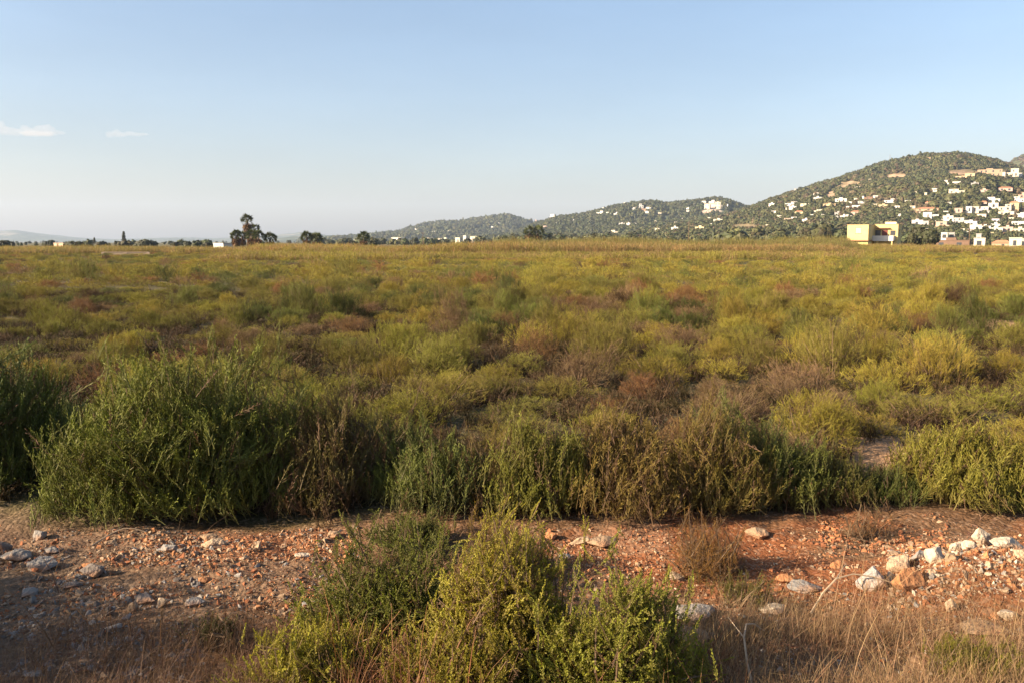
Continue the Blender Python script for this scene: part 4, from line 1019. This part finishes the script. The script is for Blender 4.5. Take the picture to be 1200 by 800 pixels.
# ------------------------------------------------------------------ houses on the hills
HC = {'white': (0.58, 0.55, 0.51), 'cream': (0.54, 0.48, 0.38), 'pink': (0.45, 0.33, 0.275), 'tan': (0.36, 0.26, 0.175), 'grey': (0.36, 0.345, 0.33), 'yellow': (0.52, 0.43, 0.26), 'ochre': (0.44, 0.33, 0.21), 'salmon': (0.42, 0.30, 0.23), 'brown': (0.16, 0.10, 0.07), 'lavender': (0.52, 0.49, 0.53)}
HL = """816 236 825 239 white;828 235 835 239 white;835 237 842 245 cream;823 240 830 246 cream;821 246 834 250 pink;804 236 808 239 white;802 244 807 246.5 white;802 247 806 249.5 white;804 251 807 252.5 white;849 239.5 850.6 243.5 white
820 254 825 257.5 white;827 255 831 259 cream;834 257 846 262.5 cream;829 262 833 267 white;813 266 825 272 yellow;826 269.5 834 274 white;838 267.5 842 271.5 pink;840 272 844 275.5 white;822 272 825 275 grey;859 255 863 258.5 white;892.3 243.5 894 246.5 white
926 221.5 938 225.5 grey;941 220.5 949 223 white;904 232 909 234.5 white;914 230 928 233.5 tan;916 237 934 243 white;921 242 930 247.5 white;908 241 913 244.5 white;932 234 938 236.5 white;949 227 958 231.5 white;949 231.5 959 237 white;934 239 950 243.5 cream;928 247 938 252.5 yellow;949 246 960 251 cream;917 245 919.5 247.5 white;974 233 988 238.5 white;961 239 976 243.5 ochre
916 256 924 260.5 pink;924 255 931 259 white;923 261 936 265.5 white;937 257 946 263.5 white;957 252 964 256 white;974 249 983 253.5 grey;971 254 983 257.5 grey;975 257.5 981 260.5 white;981 253 990 258.5 white;958 258 967 262.5 cream;905 271 912 275.5 cream;946 253.5 950 256 white
1005 230 1008 235 white;1018 230 1024 234.5 white;1031 233.5 1046 240 white;1008 234.5 1018 236.5 brown;1000 238 1012 241.5 grey;988 242 1004 246.5 white;993 247 1004 254 pink;984 253 995 258.5 white;1025 240 1036 245 ochre;1045 253 1055 257.5 white;1029 252 1032.5 255.5 white;1012 212 1018 215.5 cream;1066 228 1072 230.5 cream;1077 228 1080.5 230.5 cream;996 219 1003 223 white
1095 211.5 1103 216.5 white;1103 214 1118 218.5 white;1086 221 1092 227 white;1105 222 1123 228.5 cream;1130 215 1139 218.5 grey;1112 204 1134 211 ochre;1138 199 1164 206 tan;1163 202 1169 206 cream;1170 198 1184 205 cream;1184 203 1188.5 206.5 white;1162 219 1178 224.5 pink;1140 224 1152 227.5 pink;1180 226 1200 232.5 salmon
1069 243 1095 249 tan;1067 249 1080 253.5 white;1077 249 1087 258.5 white;1088 251.5 1095 257.5 white;1064 258 1077 267 white;1077 259 1084 268 grey;1084 262.5 1090 268 pink;1100 253 1112 260 white;1085 257.5 1113 262 white;1093 260 1113 270 salmon;1113 255.5 1131 264 grey;1113 244 1122 251 pink;1126 242 1133 250 white;1134 242 1141 250.5 cream;1126 259.5 1140 266.5 white;1132 263.5 1145 273 white
1151 231.5 1165 237 white;1152 238 1163 244.5 white;1181 231 1194 238.5 white;1164 240 1178 247.5 cream;1177 236 1187 248 ochre;1165 248 1182 252.5 cream;1182 250.5 1191 254.5 white;1190 249 1203 258.5 white;1157 256.5 1166 263.5 lavender;1156 262.5 1168 268 white;1144 265 1156 271.5 white;1155 267 1170 272.5 white;1170 266 1182 273.5 pink;1181 260 1204 268 white;1183 268 1198 274.5 cream;1153 272.5 1160 277.5 yellow;1196 237 1204 243.5 pink;1195 245 1206 250 white;1140 251 1150 256 cream
644 251.5 656 255 white;669 258 674 260.5 white;676 255.5 683 257.5 grey;650 261 653 263.5 white;658 262 663 264.5 tan;636 265 645 268.5 pink;648 272.5 652 275.5 white;701 243.5 709 247 white;698 247.5 707 252 white;709 249 716 252.5 white;626 258 629 260.5 pink;715 270 724.5 275.5 cream;704 272.5 709 275.5 white;605 276 611 280 cream
718 249 724 252.5 white;728 238 734 241.5 cream;736 243.5 745 246.5 grey;756 236.5 760.5 238.5 white;747 239 753 244.5 grey;755 243 762 245.5 white;749 245 756 249.5 tan;754 248 759 250.5 white;767 249.5 774 252.5 cream;724 261.5 732 265 grey;733 261.5 738 265.5 white;740 261.5 745 265 white;720 265 724 268.5 white;759 261.5 763 265.5 white;764 259.5 769 262.5 cream;788 260.5 796 264.5 cream;795 256.5 800 259.5 white;766 267.5 772 274.5 cream;773 265.5 778 268.5 cream;785 266.5 794 272.5 white;773 273.5 777 276.5 white;797 236.5 801 239.5 white
573 254.5 582 257.5 white;574 265.5 579 267.5 white;507 271.5 514 274.5 white;486 268.5 492 271.5 white;514 261.5 516 264.5 white;583 261.5 586 263.5 white;525 270.5 529 272.5 white"""
# on the plain: (x0, y0, x1, y1, colour, distance)
HP = [(457, 279, 490, 283, 'white', 900), (500, 279, 505, 284, 'cream', 900), (513, 279.5, 520, 284, 'cream', 880), (521, 278.5, 525, 284, 'cream', 870), (534, 278.5, 541, 285, 'cream', 800), (543, 276, 548, 281, 'grey', 1000), (550, 277.5, 574, 282, 'cream', 850), (547, 280.5, 556, 285, 'cream', 700), (584, 276.5, 589, 281, 'white', 800), (416, 280.5, 424, 284, 'white', 900), (401, 280.5, 412, 283.5, 'pink', 900), (444, 280.5, 455, 284, 'cream', 900),
      (1099, 272.5, 1107, 279, 'white', 420), (1107.3, 272.5, 1115, 279, 'grey', 422), (1138, 279, 1151, 287, 'cream', 330), (1139.5, 274, 1147, 281, 'grey', 345), (1160, 281.5, 1180, 287, 'tan', 340), (1179, 278.5, 1193, 288, 'cream', 320), (1193.3, 279.5, 1206, 288, 'cream', 322), (1091, 281.5, 1133, 287, 'brown', 310)]
def zone_of(px, py):
    if px > 862:
        if py < 231: return 'high on the big hill' if px < 1060 else "near the big hill's top"
        if py < 256: return "on the hill's left shoulder" if px < 965 else 'above the yellow house' if px < 1060 else 'above the town' if px < 1145 else "on the big hill's right slope"
        return 'down left of the yellow house' if px < 1000 else 'in town by the yellow house' if px < 1142 else "at the town's end"
    if px > 785: return 'by the pale cliff' if py < 253 else 'between the two hills'
    if px > 600: return "along the middle hill's crest" if py < 256 else "at the middle hill's foot"
    return 'on the low hill' if py < 276 else 'under the low hill'
hitems = []
def house(x0, y0, x1, y1, cn, Y, seed):
    r = random.Random(seed)
    px, py = (x0 + x1) / 2, y1
    w = (x1 - x0) / FPX * Y; X = (px - 600) / FPX * Y
    zb = float(land(X, Y)) - .3; zt = float(at(px, y0, Y)[2]); hgt = max(zt - zb, 2.2)
    yaw = R(r.uniform(-42, -24)); cyw, syw = math.cos(yaw), abs(math.sin(yaw))
    dp = min(max(w * .42, 2.0), 9); L = max((w - dp * syw) / cyw, w * .4)
    e = empty('house', (X, Y, zb), yaw); col = HC[cn]
    x = L / 2; y = dp / 2
    tiled = cn in ('pink', 'tan', 'ochre', 'salmon', 'yellow') and r.random() < .55 and w < 22
    style = 'tiled' if tiled else 'stepped' if w > 9 and r.random() < .6 else 'block'
    mb = MB(); rf = MB()
    if style == 'stepped':
        h1 = hgt * r.uniform(.5, .62); a = r.uniform(.45, .65); left = r.random() < .5
        mb.box(-x, x, -y, y, 0, h1)
        u0, u1 = (-x + .05, -x + 2 * x * a) if left else (x - 2 * x * a, x - .05)
        mb.box(u0, u1, -y + dp * .22, y - .05, h1 + .003, hgt)
        rf.box(u0 - .15, u1 + .15, -y + dp * .22 - .15, y + .1, hgt, hgt + .28)
        v0, v1 = (u1 + .02, x + .12) if left else (-x - .12, u0 - .02)
        rf.box(v0, v1, -y - .12, y - .06, h1 + .003, h1 + .3)
        rows = [(h1 * .25, h1 * .8, -x, x, -y), (h1 + (hgt - h1) * .2, h1 + (hgt - h1) * .75, u0, u1, -y + dp * .22)]
    else:
        top = hgt - (1.2 if tiled else .3)
        mb.box(-x, x, -y, y, 0, top)
        if tiled:
            o_ = .35; V = [(-x - o_, -y - o_, top + .002), (x + o_, -y - o_, top + .002), (x + o_, y + o_, top + .002), (-x - o_, y + o_, top + .002), (-x * .55, 0, hgt), (x * .55, 0, hgt)]
            rf.add(V, [(0, 1, 5), (0, 5, 4), (1, 2, 5), (2, 3, 4), (2, 4, 5), (3, 0, 4), (0, 2, 1), (0, 3, 2)])
        else:
            rf.box(-x - .15, x + .15, -y - .15, y + .15, top + .002, hgt)
            if w > 7: rf.box(-x * .3, x * .25, -y * .4, y * .5, hgt + .002, hgt + r.uniform(.8, 1.6))
        fl = 2 if hgt > 6.5 else 1; rows = [(top * k / fl + top / fl * .25, top * k / fl + top / fl * .78, -x, x, -y) for k in range(fl)]
    mb.build('wall', M_WALL, e, col)
    rf.build('roof', M_TILE if tiled else M_WALL, e, tuple(c * .97 for c in col))
    if x1 - x0 >= 5.5:
        for (z0, z1, a, b, yy) in rows:
            nwin = max(1, min(4, int((b - a) / 4.5)))
            for k in range(nwin):
                c = a + (b - a) * (k + .5 + r.uniform(-.15, .15)) / nwin; hw = min(r.uniform(.45, .9), (b - a) / nwin * .35)
                m = MB(); m.box(c - hw, c + hw, yy - .05, yy + .02, z0, z1); m.build('window', M_WIN, e)
    size = 'long ' if x1 - x0 >= 14 else 'tall ' if (y1 - y0) / (x1 - x0) > .85 else 'tiny ' if x1 - x0 < 5 else ''
    tag(e, None, 'house', 'houses scattered over the hills')
    kindw = {'tiled': 'tile-roofed house', 'stepped': 'two-tier villa', 'block': 'flat-roofed house'}[style]
    hitems.append((e, size + cn + ' ' + kindw + ' ' + zone_of(px, py), px))
    HOUSES.append((X, Y, max(w, 5)))
for i, s in enumerate(HL.replace('\n', ';').split(';')):
    q = s.split(); x0, y0, x1, y1 = map(float, q[:4]); cn = q[4]
    Y = hit((x0 + x1) / 2, min(y1, 281)) or 900
    if x0 > 862 and Y > 1700: Y = 1460
    house(x0, y0, x1, y1, cn, Y, 900 + i)
rh = random.Random(4242); boxes = [tuple(map(float, q.split()[:4])) for q in HL.replace('\n', ';').split(';')]; extra = 0
while extra < 44:                                                     # the many small houses between the larger ones
    px, py = (rh.uniform(1062, 1215), rh.uniform(236, 277)) if rh.random() < .6 else (rh.uniform(895, 1062), rh.uniform(236, 270))
    if rh.random() > (py - 228) / 42: continue
    wd, ht = rh.uniform(4.5, 9), rh.uniform(2.8, 5); b = (px - wd / 2, py - ht, px + wd / 2, py)
    if any(b[0] < q[2] - 1 and b[2] > q[0] + 1 and b[1] < q[3] - .5 and b[3] > q[1] + .5 for q in boxes): continue
    boxes.append(b); house(*b, rh.choice(['white', 'white', 'white', 'cream', 'pink', 'grey']), hit(px, py), 1500 + extra); extra += 1
for i, (x0, y0, x1, y1, cn, Y) in enumerate(HP): house(x0, y0, x1, y1, cn, Y, 1300 + i)
single_out(hitems)
print('GROUPMAX', max(sum(1 for t in hitems if t[1] == u[1]) for u in hitems), max(sum(1 for t in items if t[1] == u[1]) for u in items))
print('LONG', [t[0]['label'] for t in hitems + items if len(t[0]['label'].split()) > 16])

woods('hillside_woods', H_MAIN, 26000, 3.4, (DRYG, BUSHY, PINE, OAK, BUSHY), 'pine woods and scrub covering the large right hill', 1001)
woods('hillside_woods', H_RIGHT, 9000, 4.2, (DRYG, DRYG, BUSHY, PINE), 'sparse woods on the brown hill at the right edge', 1002, thin=.08)
woods('hillside_woods', H_MID, 14000, 5.0, (BUSHY, PINE, OAK, PINE), 'woods covering the middle hill', 1003)
woods('hillside_woods', H_LOW, 6000, 7.5, (PINE, BUSHY, PINE, OAK), 'woods covering the low hill', 1004)

woods('hillside_scrub', H_MAIN, 70000, 2.5, (BUSHY, PINE, BUSHY, DRYG), 'low brown and green scrub between the trees of the large hill', 1011, thin=-.2, reach=7)
# a belt of trees on the plain at the foot of the hills
rb = np.random.default_rng(1010); BP, BS, BC = [], [], []
def belt(px0, px1, Y0, Y1, n, z0, z1, cols):
    for _ in range(n):
        Y = rb.uniform(Y0, Y1); px = rb.uniform(px0, px1); X = (px - 600) / 1000 * Y
        if any(abs(X / Y * hy - hx) < hr * .6 + 1.5 and Y < hy + 3 and Y > hy - 160 for hx, hy, hr in HOUSES): continue
        h = rb.uniform(z0, z1) * (.6 + .8 * float(vnoise(px / 14, Y / 120, 4))); s = h * rb.uniform(.45, .75)
        BP.append((X, Y, h * .5 + float(land(X, Y)))); BS.append((s, s, h * .62)); c = cols[int(rb.integers(len(cols)))]; v = rb.uniform(.75, 1.25); BC.append([q * v for q in c])
belt(840, 1070, 420, 590, 420, 3, 6.5, (PINE, BUSHY, OAK))
belt(1065, 1240, 430, 600, 160, 2, 4.5, (PINE, BUSHY, OAK))
belt(600, 860, 500, 1100, 420, 3, 6, (PINE, BUSHY, OAK))
belt(370, 600, 500, 1000, 260, 2.2, 4.5, (PINE, BUSHY, OAK))
belt(-60, 400, 300, 900, 90, 1.3, 2.6, (PINE, BUSHY, OAK))
belt(-60, 560, 1000, 3200, 170, 2, 4.5, (PINE, BUSHY, OAK))
m = len(BP)
bo = scatter('treeline', BP, np.stack([np.zeros(m), np.zeros(m), rb.uniform(0, 6.28, m)], -1), BS, BC, rb.integers(0, 5, m), wood_coll)
tag(bo, 'dark line of trees and bushes along the far edge of the plain', 'treeline', kind='stuff')

# ------------------------------------------------------------------ trees one can tell apart
def crown_tree(px, base, top, wpx, Y, colour, label, seed, shape='round', name='tree', group='trees on the plain', n=240):
    X = (px - 600) / FPX * Y; zt = float(at(px, top, Y)[2]); rx = wpx / 2 / FPX * Y
    e = empty(name, (X, Y, 0)); tag(e, label, 'tree', group)
    r = np.random.default_rng(seed); tr = MB()
    if shape == 'round': rz = min(zt * .42, rx * 1.1); zc = zt - rz; g = leaf_cloud(n, rx * .95, rx * .95, rz, rx * .26, seed); th = zc
    elif shape == 'column': rz = zt * .47; zc = zt - rz; g = leaf_cloud(n, rx, rx, rz, rx * .55, seed, lump=.15, shell=.2, taper=.55); th = zt * .8
    else:                                                            # tiers of a Norfolk pine
        parts = []; zc = 0; th = zt * .97; tiers = 9
        for k in range(tiers):
            q = k / (tiers - 1); zz = zt * (.2 + .78 * q); rr = rx * (1 - .8 * q) + .1
            parts.append((leaf_cloud(34, rr, rr, zt * .035, rx * .22, seed + k, lump=.2, shell=.1), zz))
        V = np.concatenate([a[0] + np.array([0, 0, z]) for a, z in parts]); o_ = 0; F = []
        for a, z in parts: F.append(a[1] + o_); o_ += len(a[0])
        g = (V, np.concatenate(F), np.concatenate([a[2] for a, z in parts]))
    tr.tube([(0, 0, -.1), (rx * .05, 0, th * .5), (0, 0, th)], [max(.12, zt * .03), max(.09, zt * .022), .04], 7)
    if shape == 'round':
        for k in range(5):
            a = k * 1.3 + seed; tr.tube([(0, 0, th * .55), (math.cos(a) * rx * .35, math.sin(a) * rx * .35, th), (math.cos(a) * rx * .6, math.sin(a) * rx * .6, zc + rz * .4)], [zt * .014, zt * .009, .02], 5)
    tr.build('trunk', M_TRUNK, e)
    o = link('crown', make_mesh('crown', g[0] + np.array([0, 0, zc]), g[1], g[2], (M_TREE,)), e, colour)
    return e
TP = (0.040, 0.052, 0.026)
crown_tree(148.5, 290, 272, 7, 330, TP, 'tall tiered conifer standing alone above the left horizon', 1, 'norfolk')
crown_tree(114, 290, 279, 4.5, 420, TP, 'small pointed conifer left of the tall tiered one', 2, 'norfolk')
crown_tree(131, 292, 285, 3.2, 300, TP, 'short dark cypress, the left of two left of the tiered conifer', 3, 'column', n=120)
crown_tree(138.5, 292, 283, 3.6, 300, TP, 'taller dark cypress, the right of two left of the tiered conifer', 4, 'column', n=120)
crown_tree(18.5, 292, 284, 5, 260, TP, 'squat dark column of a tree near the left edge', 5, 'column', n=140)
crown_tree(57, 292, 283.5, 3.5, 280, TP, 'thin dark cypress left of the pink hut', 6, 'column', n=120)
crown_tree(6, 293, 283, 17, 240, TP, 'round dark tree cut by the left edge', 7)
crown_tree(90, 296, 285, 22, 215, TP, 'spreading dark tree right of the pink hut', 8)
crown_tree(122, 291, 284, 13, 300, TP, 'round dark tree behind the low beige shed', 9)
crown_tree(150, 293, 284, 17, 290, (0.075, 0.085, 0.045), 'pale green tree under the tiered conifer', 10)
crown_tree(175, 293, 284, 26, 280, TP, 'wide dark tree right of the pale green one', 11)
crown_tree(208, 291, 284, 10, 330, TP, 'small dark tree in line between wide tree and palms', 12)
crown_tree(245, 292, 285, 13, 235, TP, 'dark bush-like tree before the white barn', 13)
crown_tree(415, 290, 283, 12, 250, TP, 'round dark tree left of the single palm', 14)
crown_tree(438, 290, 282, 10, 250, TP, 'dark tree touching the single palm on its right', 15)
crown_tree(1074, 288, 266, 20, 265, (0.045, 0.062, 0.025), 'tall leafy tree just right of the yellow house', 16, n=420)
crown_tree(1086, 288, 268, 18, 262, (0.045, 0.062, 0.025), 'leafy tree between the yellow house and brown shed', 17, n=420)
crown_tree(1066, 288, 273, 12, 258, (0.050, 0.062, 0.026), 'low tree hiding the yellow house corner', 18)
crown_tree(885, 283, 266, 18, 480, BUSHY, 'rounded tree on the brown slope at the big hill\'s foot', 19)
crown_tree(962, 284, 264, 26, 420, (0.06, 0.075, 0.028), 'broad round tree left of the yellow house', 20, n=420)
crown_tree(982, 285, 270, 16, 380, PINE, 'dark tree against the left wall of the yellow house', 21)
crown_tree(942, 284, 268, 20, 430, (0.06, 0.07, 0.03), 'round tree left of the broad one by the yellow house', 22)
crown_tree(1150, 276, 268, 12, 480, PINE, 'small dark tree in front of the white town', 23)

def palm(px, top, wpx, Y, label, seed, skirt=.5, group='palms on the left horizon'):
    X = (px - 600) / FPX * Y; zt = float(at(px, top, Y)[2]); r = np.random.default_rng(seed); cr = wpx * .66 / FPX * Y
    e = empty('palm_tree', (X, Y, 0)); tag(e, label, 'palm tree', group)
    hz_ = zt - cr * .75
    t = MB(); t.tube([(0, 0, -.1), (.08, 0, hz_ * .5), (0, 0, hz_)], [.38, .30, .26], 8); t.build('trunk', M_TRUNK, e)
    def fronds(n, e0, e1, L, z0, z1, seed):
        rr = np.random.default_rng(seed)
        ths = np.linspace(-1.2, 1.2, 9); V = [(0, 0, 0)]; F = []; V += [(.02, 0, .0), (-.02, 0, 0), (0, 0, .5)]
        F += [(1, 2, 3)]
        for k, th in enumerate(ths):
            b = len(V); s = .55 * (1 - .12 * abs(th)); V += [(math.sin(th - .1) * s * .55, .02, .5 + math.cos(th - .1) * s * .55), (math.sin(th + .1) * s * .55, -.02, .5 + math.cos(th + .1) * s * .55), (math.sin(th) * s, .08, .5 + math.cos(th) * s - .05)]
            F += [(3, b, b + 1), (b, b + 2, b + 1)]
        V = np.array(V); F = np.array(F)
        ph = rr.uniform(0, 6.28, n); el = np.radians(rr.uniform(e0, e1, n)); D = np.stack([np.cos(ph) * np.cos(el), np.sin(ph) * np.cos(el), np.sin(el)], -1)
        P = np.stack([np.cos(ph) * .15, np.sin(ph) * .15, rr.uniform(z0, z1, n)], -1)
        return inst(V, F, frames(D, rr.uniform(0, 6.28, n)) * (L * rr.uniform(.8, 1.1, n))[:, None, None], P, np.clip(V[:, 2], 0, 1), rr.uniform(0, .8, n))
    g = fronds(64, -30, 85, cr, hz_ - .2, hz_ + .15, seed); link('crown', make_mesh('crown', *g, (M_TREE,)), e, (0.055, 0.075, 0.030))
    if skirt > 0:
        z1 = hz_ - .1; z0 = max(.8, hz_ * (1 - skirt)); n = int(70 + 120 * skirt)
        g = fronds(n, -85, -45, min(cr * .95, z0 + .3), z0, z1, seed + 1); link('dead_frond_skirt', make_mesh('dead_frond_skirt', *g, (M_TREE,)), e, (0.135, 0.09, 0.055))
palm(292.5, 252, 12, 235, 'tallest palm of the group on the left horizon', 1, .5)
palm(301, 263.5, 11, 238, 'second tallest palm, right behind the tallest', 2, .4)
palm(279.5, 270, 12, 228, 'shorter palm left of the tallest', 3, .5)
palm(286, 272, 10, 232, 'low palm tucked left beneath the tallest', 4, .4)
palm(297, 270, 12, 226, 'thick shaggy palm in the middle front of the group', 5, .6)
palm(304.5, 271, 12, 224, 'shaggy palm at the right of the group', 6, .6)
palm(318.5, 273.5, 13, 228, 'single short palm right of the group', 7, .5)
palm(361, 272, 13, 226, 'left palm of the dark pair', 8, .6)
palm(372.5, 273.5, 13, 226, 'right palm of the dark pair', 9, .3)
palm(427.5, 272.5, 13, 228, 'lone palm right of the dark pair', 10, .6)
palm(620.5, 266, 12, 300, 'left palm of the clump behind the middle reeds', 11, .6, 'palms behind the reeds')
palm(630, 265.5, 13, 300, 'right palm of the clump behind the middle reeds', 12, .2, 'palms behind the reeds')

# ------------------------------------------------------------------ the yellow house
YD = 200.0; k = YD / 260.0
pA = at(992.5, 280, YD)
yaw = math.atan2(-.55, .83)
yh = empty('yellow_house', (pA[0], YD, 0), yaw); tag(yh, 'yellow two-storey house with white terrace before the big hill', 'house')
YEL, ORA = (0.58, 0.46, 0.20), (0.5, 0.34, 0.14)
zf, zt = 2.3, 5.75
def wallbox(nm, mat, col, *boxes):
    m = MB()
    for b in boxes: m.box(*b)
    return m.build(nm, mat, yh, col)
A, Bx, D0, D1, D2 = 6.0 * k, 12.7 * k, 6 * k, 9 * k, 15 * k
wallbox('wall', M_WALL, YEL, (0, A, 0, D1, zf, zt), (A + .003, Bx, D1, D2, 0, zt + .15), (0.35, A - .1, .5, D1, 0, zf - .003), (0, A, D1 + .003, D2, 0, zt))
wallbox('roof', M_WALL, (0.5, 0.36, 0.2), (-.1, A + .1, -.1, D1 - .01, zt + .003, zt + .10), (A + .2, Bx + .1, D1 - .1, D2 + .1, zt + .153, zt + .25))
wallbox('roof_box', M_WALL, (0.72, 0.62, 0.42), (Bx - 3.0, Bx - .6, D1 + .8, D1 + 2.8, zt + .253, zt + .75))
wallbox('floor_band', M_TILE, (1, 1, 1), (-.12, A + .12, -.12, D1 - .02, zf - .22, zf - .004))
wallbox('terrace', M_WALL, (0.5, 0.36, 0.2), (A + .13, 12 * k, D0, D1 - .004, zf - .22, zf))
wallbox('parapet', M_WALL, (0.58, 0.55, 0.51), (A + .02, 12 * k, D0 - .12, D0 - .004, zf - .25, zf + 1.0), (12 * k - .12, 12 * k, D0, D1 - .005, zf + .003, zf + 1.0))
for (u, w_) in ((12 * k - .3, D0 + .1), (A + 1.2, D0 + .1)):
    wallbox('column', M_WALL, YEL, (u - .12, u + .12, w_ - .05, w_ + .2, 0, zf - .224))
wallbox('canopy', M_TILE, (1, 1, 1), (A + .3, A + 3.4, D1 - .7, D1 - .003, zf + 2.7, zf + 2.85))
wallbox('door', plain_mat('maroon_door', (0.13, 0.03, 0.025), .6, .1), (1, 1, 1), (A + 1.7, A + 2.9, D1 - .06, D1 + .02, zf + .003, zf + 2.3))
wallbox('window', M_WIN, (1, 1, 1), (A + .2, A + 1.4, D1 - .06, D1 + .02, zf + .5, zf + 2.3))
wallbox('window', M_WIN, (1, 1, 1), (A + 3.5, A + 4.6, D1 - .06, D1 + .02, zf + 1.1, zf + 2.2))
wallbox('window', M_WIN, (1, 1, 1), (Bx - .02, Bx + .05, D1 + 1.6, D1 + 2.5, zf + 1.0, zf + 2.4))
fr = wallbox('window', plain_mat('shutter', (0.50, 0.42, 0.34), .8, .1), (1, 1, 1), (A * .40, A * .40 + 1.2, -.05, .02, zf + 1.5, zf + 2.8))
m_ = MB(); m_.box(A * .40 - .1, A * .40 + 1.3, -.03, .02, zf + 1.38, zf + 1.497); m_.box(A * .40 - .1, A * .40 - .003, -.03, .02, zf + 1.5, zf + 2.9); m_.box(A * .4 + 0, A * .40 + 1.2, -.03, .02, zf + 2.803, zf + 2.9); m_.build('frame', M_WOOD, fr)

# ------------------------------------------------------------------ huts and walls on the left
def hut(px0, px1, top, Y, dp, yaw_, col, label, name='hut', flat=True, openings=(), cat='hut'):
    X0, X1 = (px0 - 600) / FPX * Y, (px1 - 600) / FPX * Y; zt = float(at((px0 + px1) / 2, top, Y)[2])
    e = empty(name, ((X0 + X1) / 2, Y, 0), yaw_); tag(e, label, cat); L = (X1 - X0) / 2
    m = MB(); m.box(-L, L, 0, dp, 0, zt - .15); m.build('wall', M_WALL, e, col)
    m = MB(); m.box(-L - .1, L + .1, -.1, dp + .1, zt - .147, zt); m.build('roof', M_WALL, e, tuple(c * .8 for c in col))
    for (a, b, c, d) in openings:
        m = MB(); m.box(-L + a, -L + b, -.04, .02, c, d); m.build('door', M_WOOD, e)
hut(63, 81, 284.8, 215, 4, -.5, (0.52, 0.38, 0.27), 'pink beige flat-roofed hut on the left horizon', openings=((1.2, 1.9, 0, 1.5),))
hut(99, 117, 289.3, 210, 4, -.4, (0.45, 0.31, 0.21), 'low beige shed right of the pink hut', 'shed', cat='shed')
hut(249, 267, 285, 240, 5, -.6, (0.6, 0.58, 0.55), 'white barn left of the palms', 'barn', cat='barn')
hut(239, 250.5, 291, 200, 2, -.4, (0.6, 0.57, 0.52), 'low white shed in front of the white barn', 'shed', cat='shed')
def low_wall(px0, px1, top, Y, col, label, mat=None, name='wall'):
    X0, X1 = (px0 - 600) / FPX * Y, (px1 - 600) / FPX * Y; zt = float(at((px0 + px1) / 2, top, Y)[2])
    m = MB(); m.box(X0, X1, 0, .4, 0, zt); n_ = max(2, int((X1 - X0) / 4))
    for q in range(n_ + 1):
        x = X0 + (X1 - X0) * q / n_; m.box(x - .2, x + .2, -.06, -.003, 0, zt + .06)
    m.box(X0 - .05, X1 + .05, -.05, .45, zt + .003, zt + .10)
    o = m.build(name, mat or M_WALL, None, col); o.location = (0, Y, 0); tag(o, label, 'wall', kind='thing'); return o
low_wall(123, 176, 296.2, 118, (0.27, 0.21, 0.15), 'long low pale wall in the scrub under the tiered conifer', name='garden_wall')
low_wall(304, 332, 297.5, 116, (0.16, 0.11, 0.07), 'dark plank barrier in the scrub below the palms', M_WOOD, name='plank_barrier')

# poles and masts
def pole(px, top, Y, r0, label, name='utility_pole', arm=True, col=(0.35, 0.30, 0.24)):
    X = (px - 600) / FPX * Y; z0 = float(land(X, Y)); zt = float(at(px, top, Y)[2]); e = empty(name, (X, Y, z0)); tag(e, label, 'pole')
    m = MB(); m.tube([(0, 0, -.3), (0, 0, zt - z0)], [r0, r0 * .6], 8); m.build('mast', M_WOOD, e)
    if arm:
        m = MB(); m.box(-1.0, 1.0, -.08, .08, zt - z0 - .8, zt - z0 - .62); m.build('crossarm', M_WOOD, e)
pole(1132, 267, 300, .12, 'thin wooden pole before the white town')
pole(805.5, 261, 420, .14, 'thin wooden pole behind the reeds near the middle hill')
pole(496.5, 272, 500, .15, 'thin pole rising above the plain by the low hill')
pole(1035, 181.5, 1490, .35, 'thin radio mast on the big hill skyline', 'radio_mast', False)

# the white dome on the low hill
Yd = hit(470, 277) or 2300; Xd = (470.5 - 600) / FPX * Yd
bm = bmesh.new(); bmesh.ops.create_uvsphere(bm, u_segments=20, v_segments=12, radius=2.2 / FPX * Yd); me = bpy.data.meshes.new('dome'); bm.to_mesh(me); bm.free(); me.materials.append(M_WALL)
e = empty('radar_dome', (Xd, Yd, float(land(Xd, Yd)))); tag(e, 'white ball-shaped dome at the left foot of the low hill', 'dome')
o = link('dome', me, e, (0.8, 0.8, 0.8)); o.location.z = 2.0 / FPX * Yd
m = MB(); m.tube([(0, 0, -.5), (0, 0, 1.0 / FPX * Yd)], [1.4 / FPX * Yd] * 2, 12); m.build('base', M_WALL, e, (0.6, 0.58, 0.55))
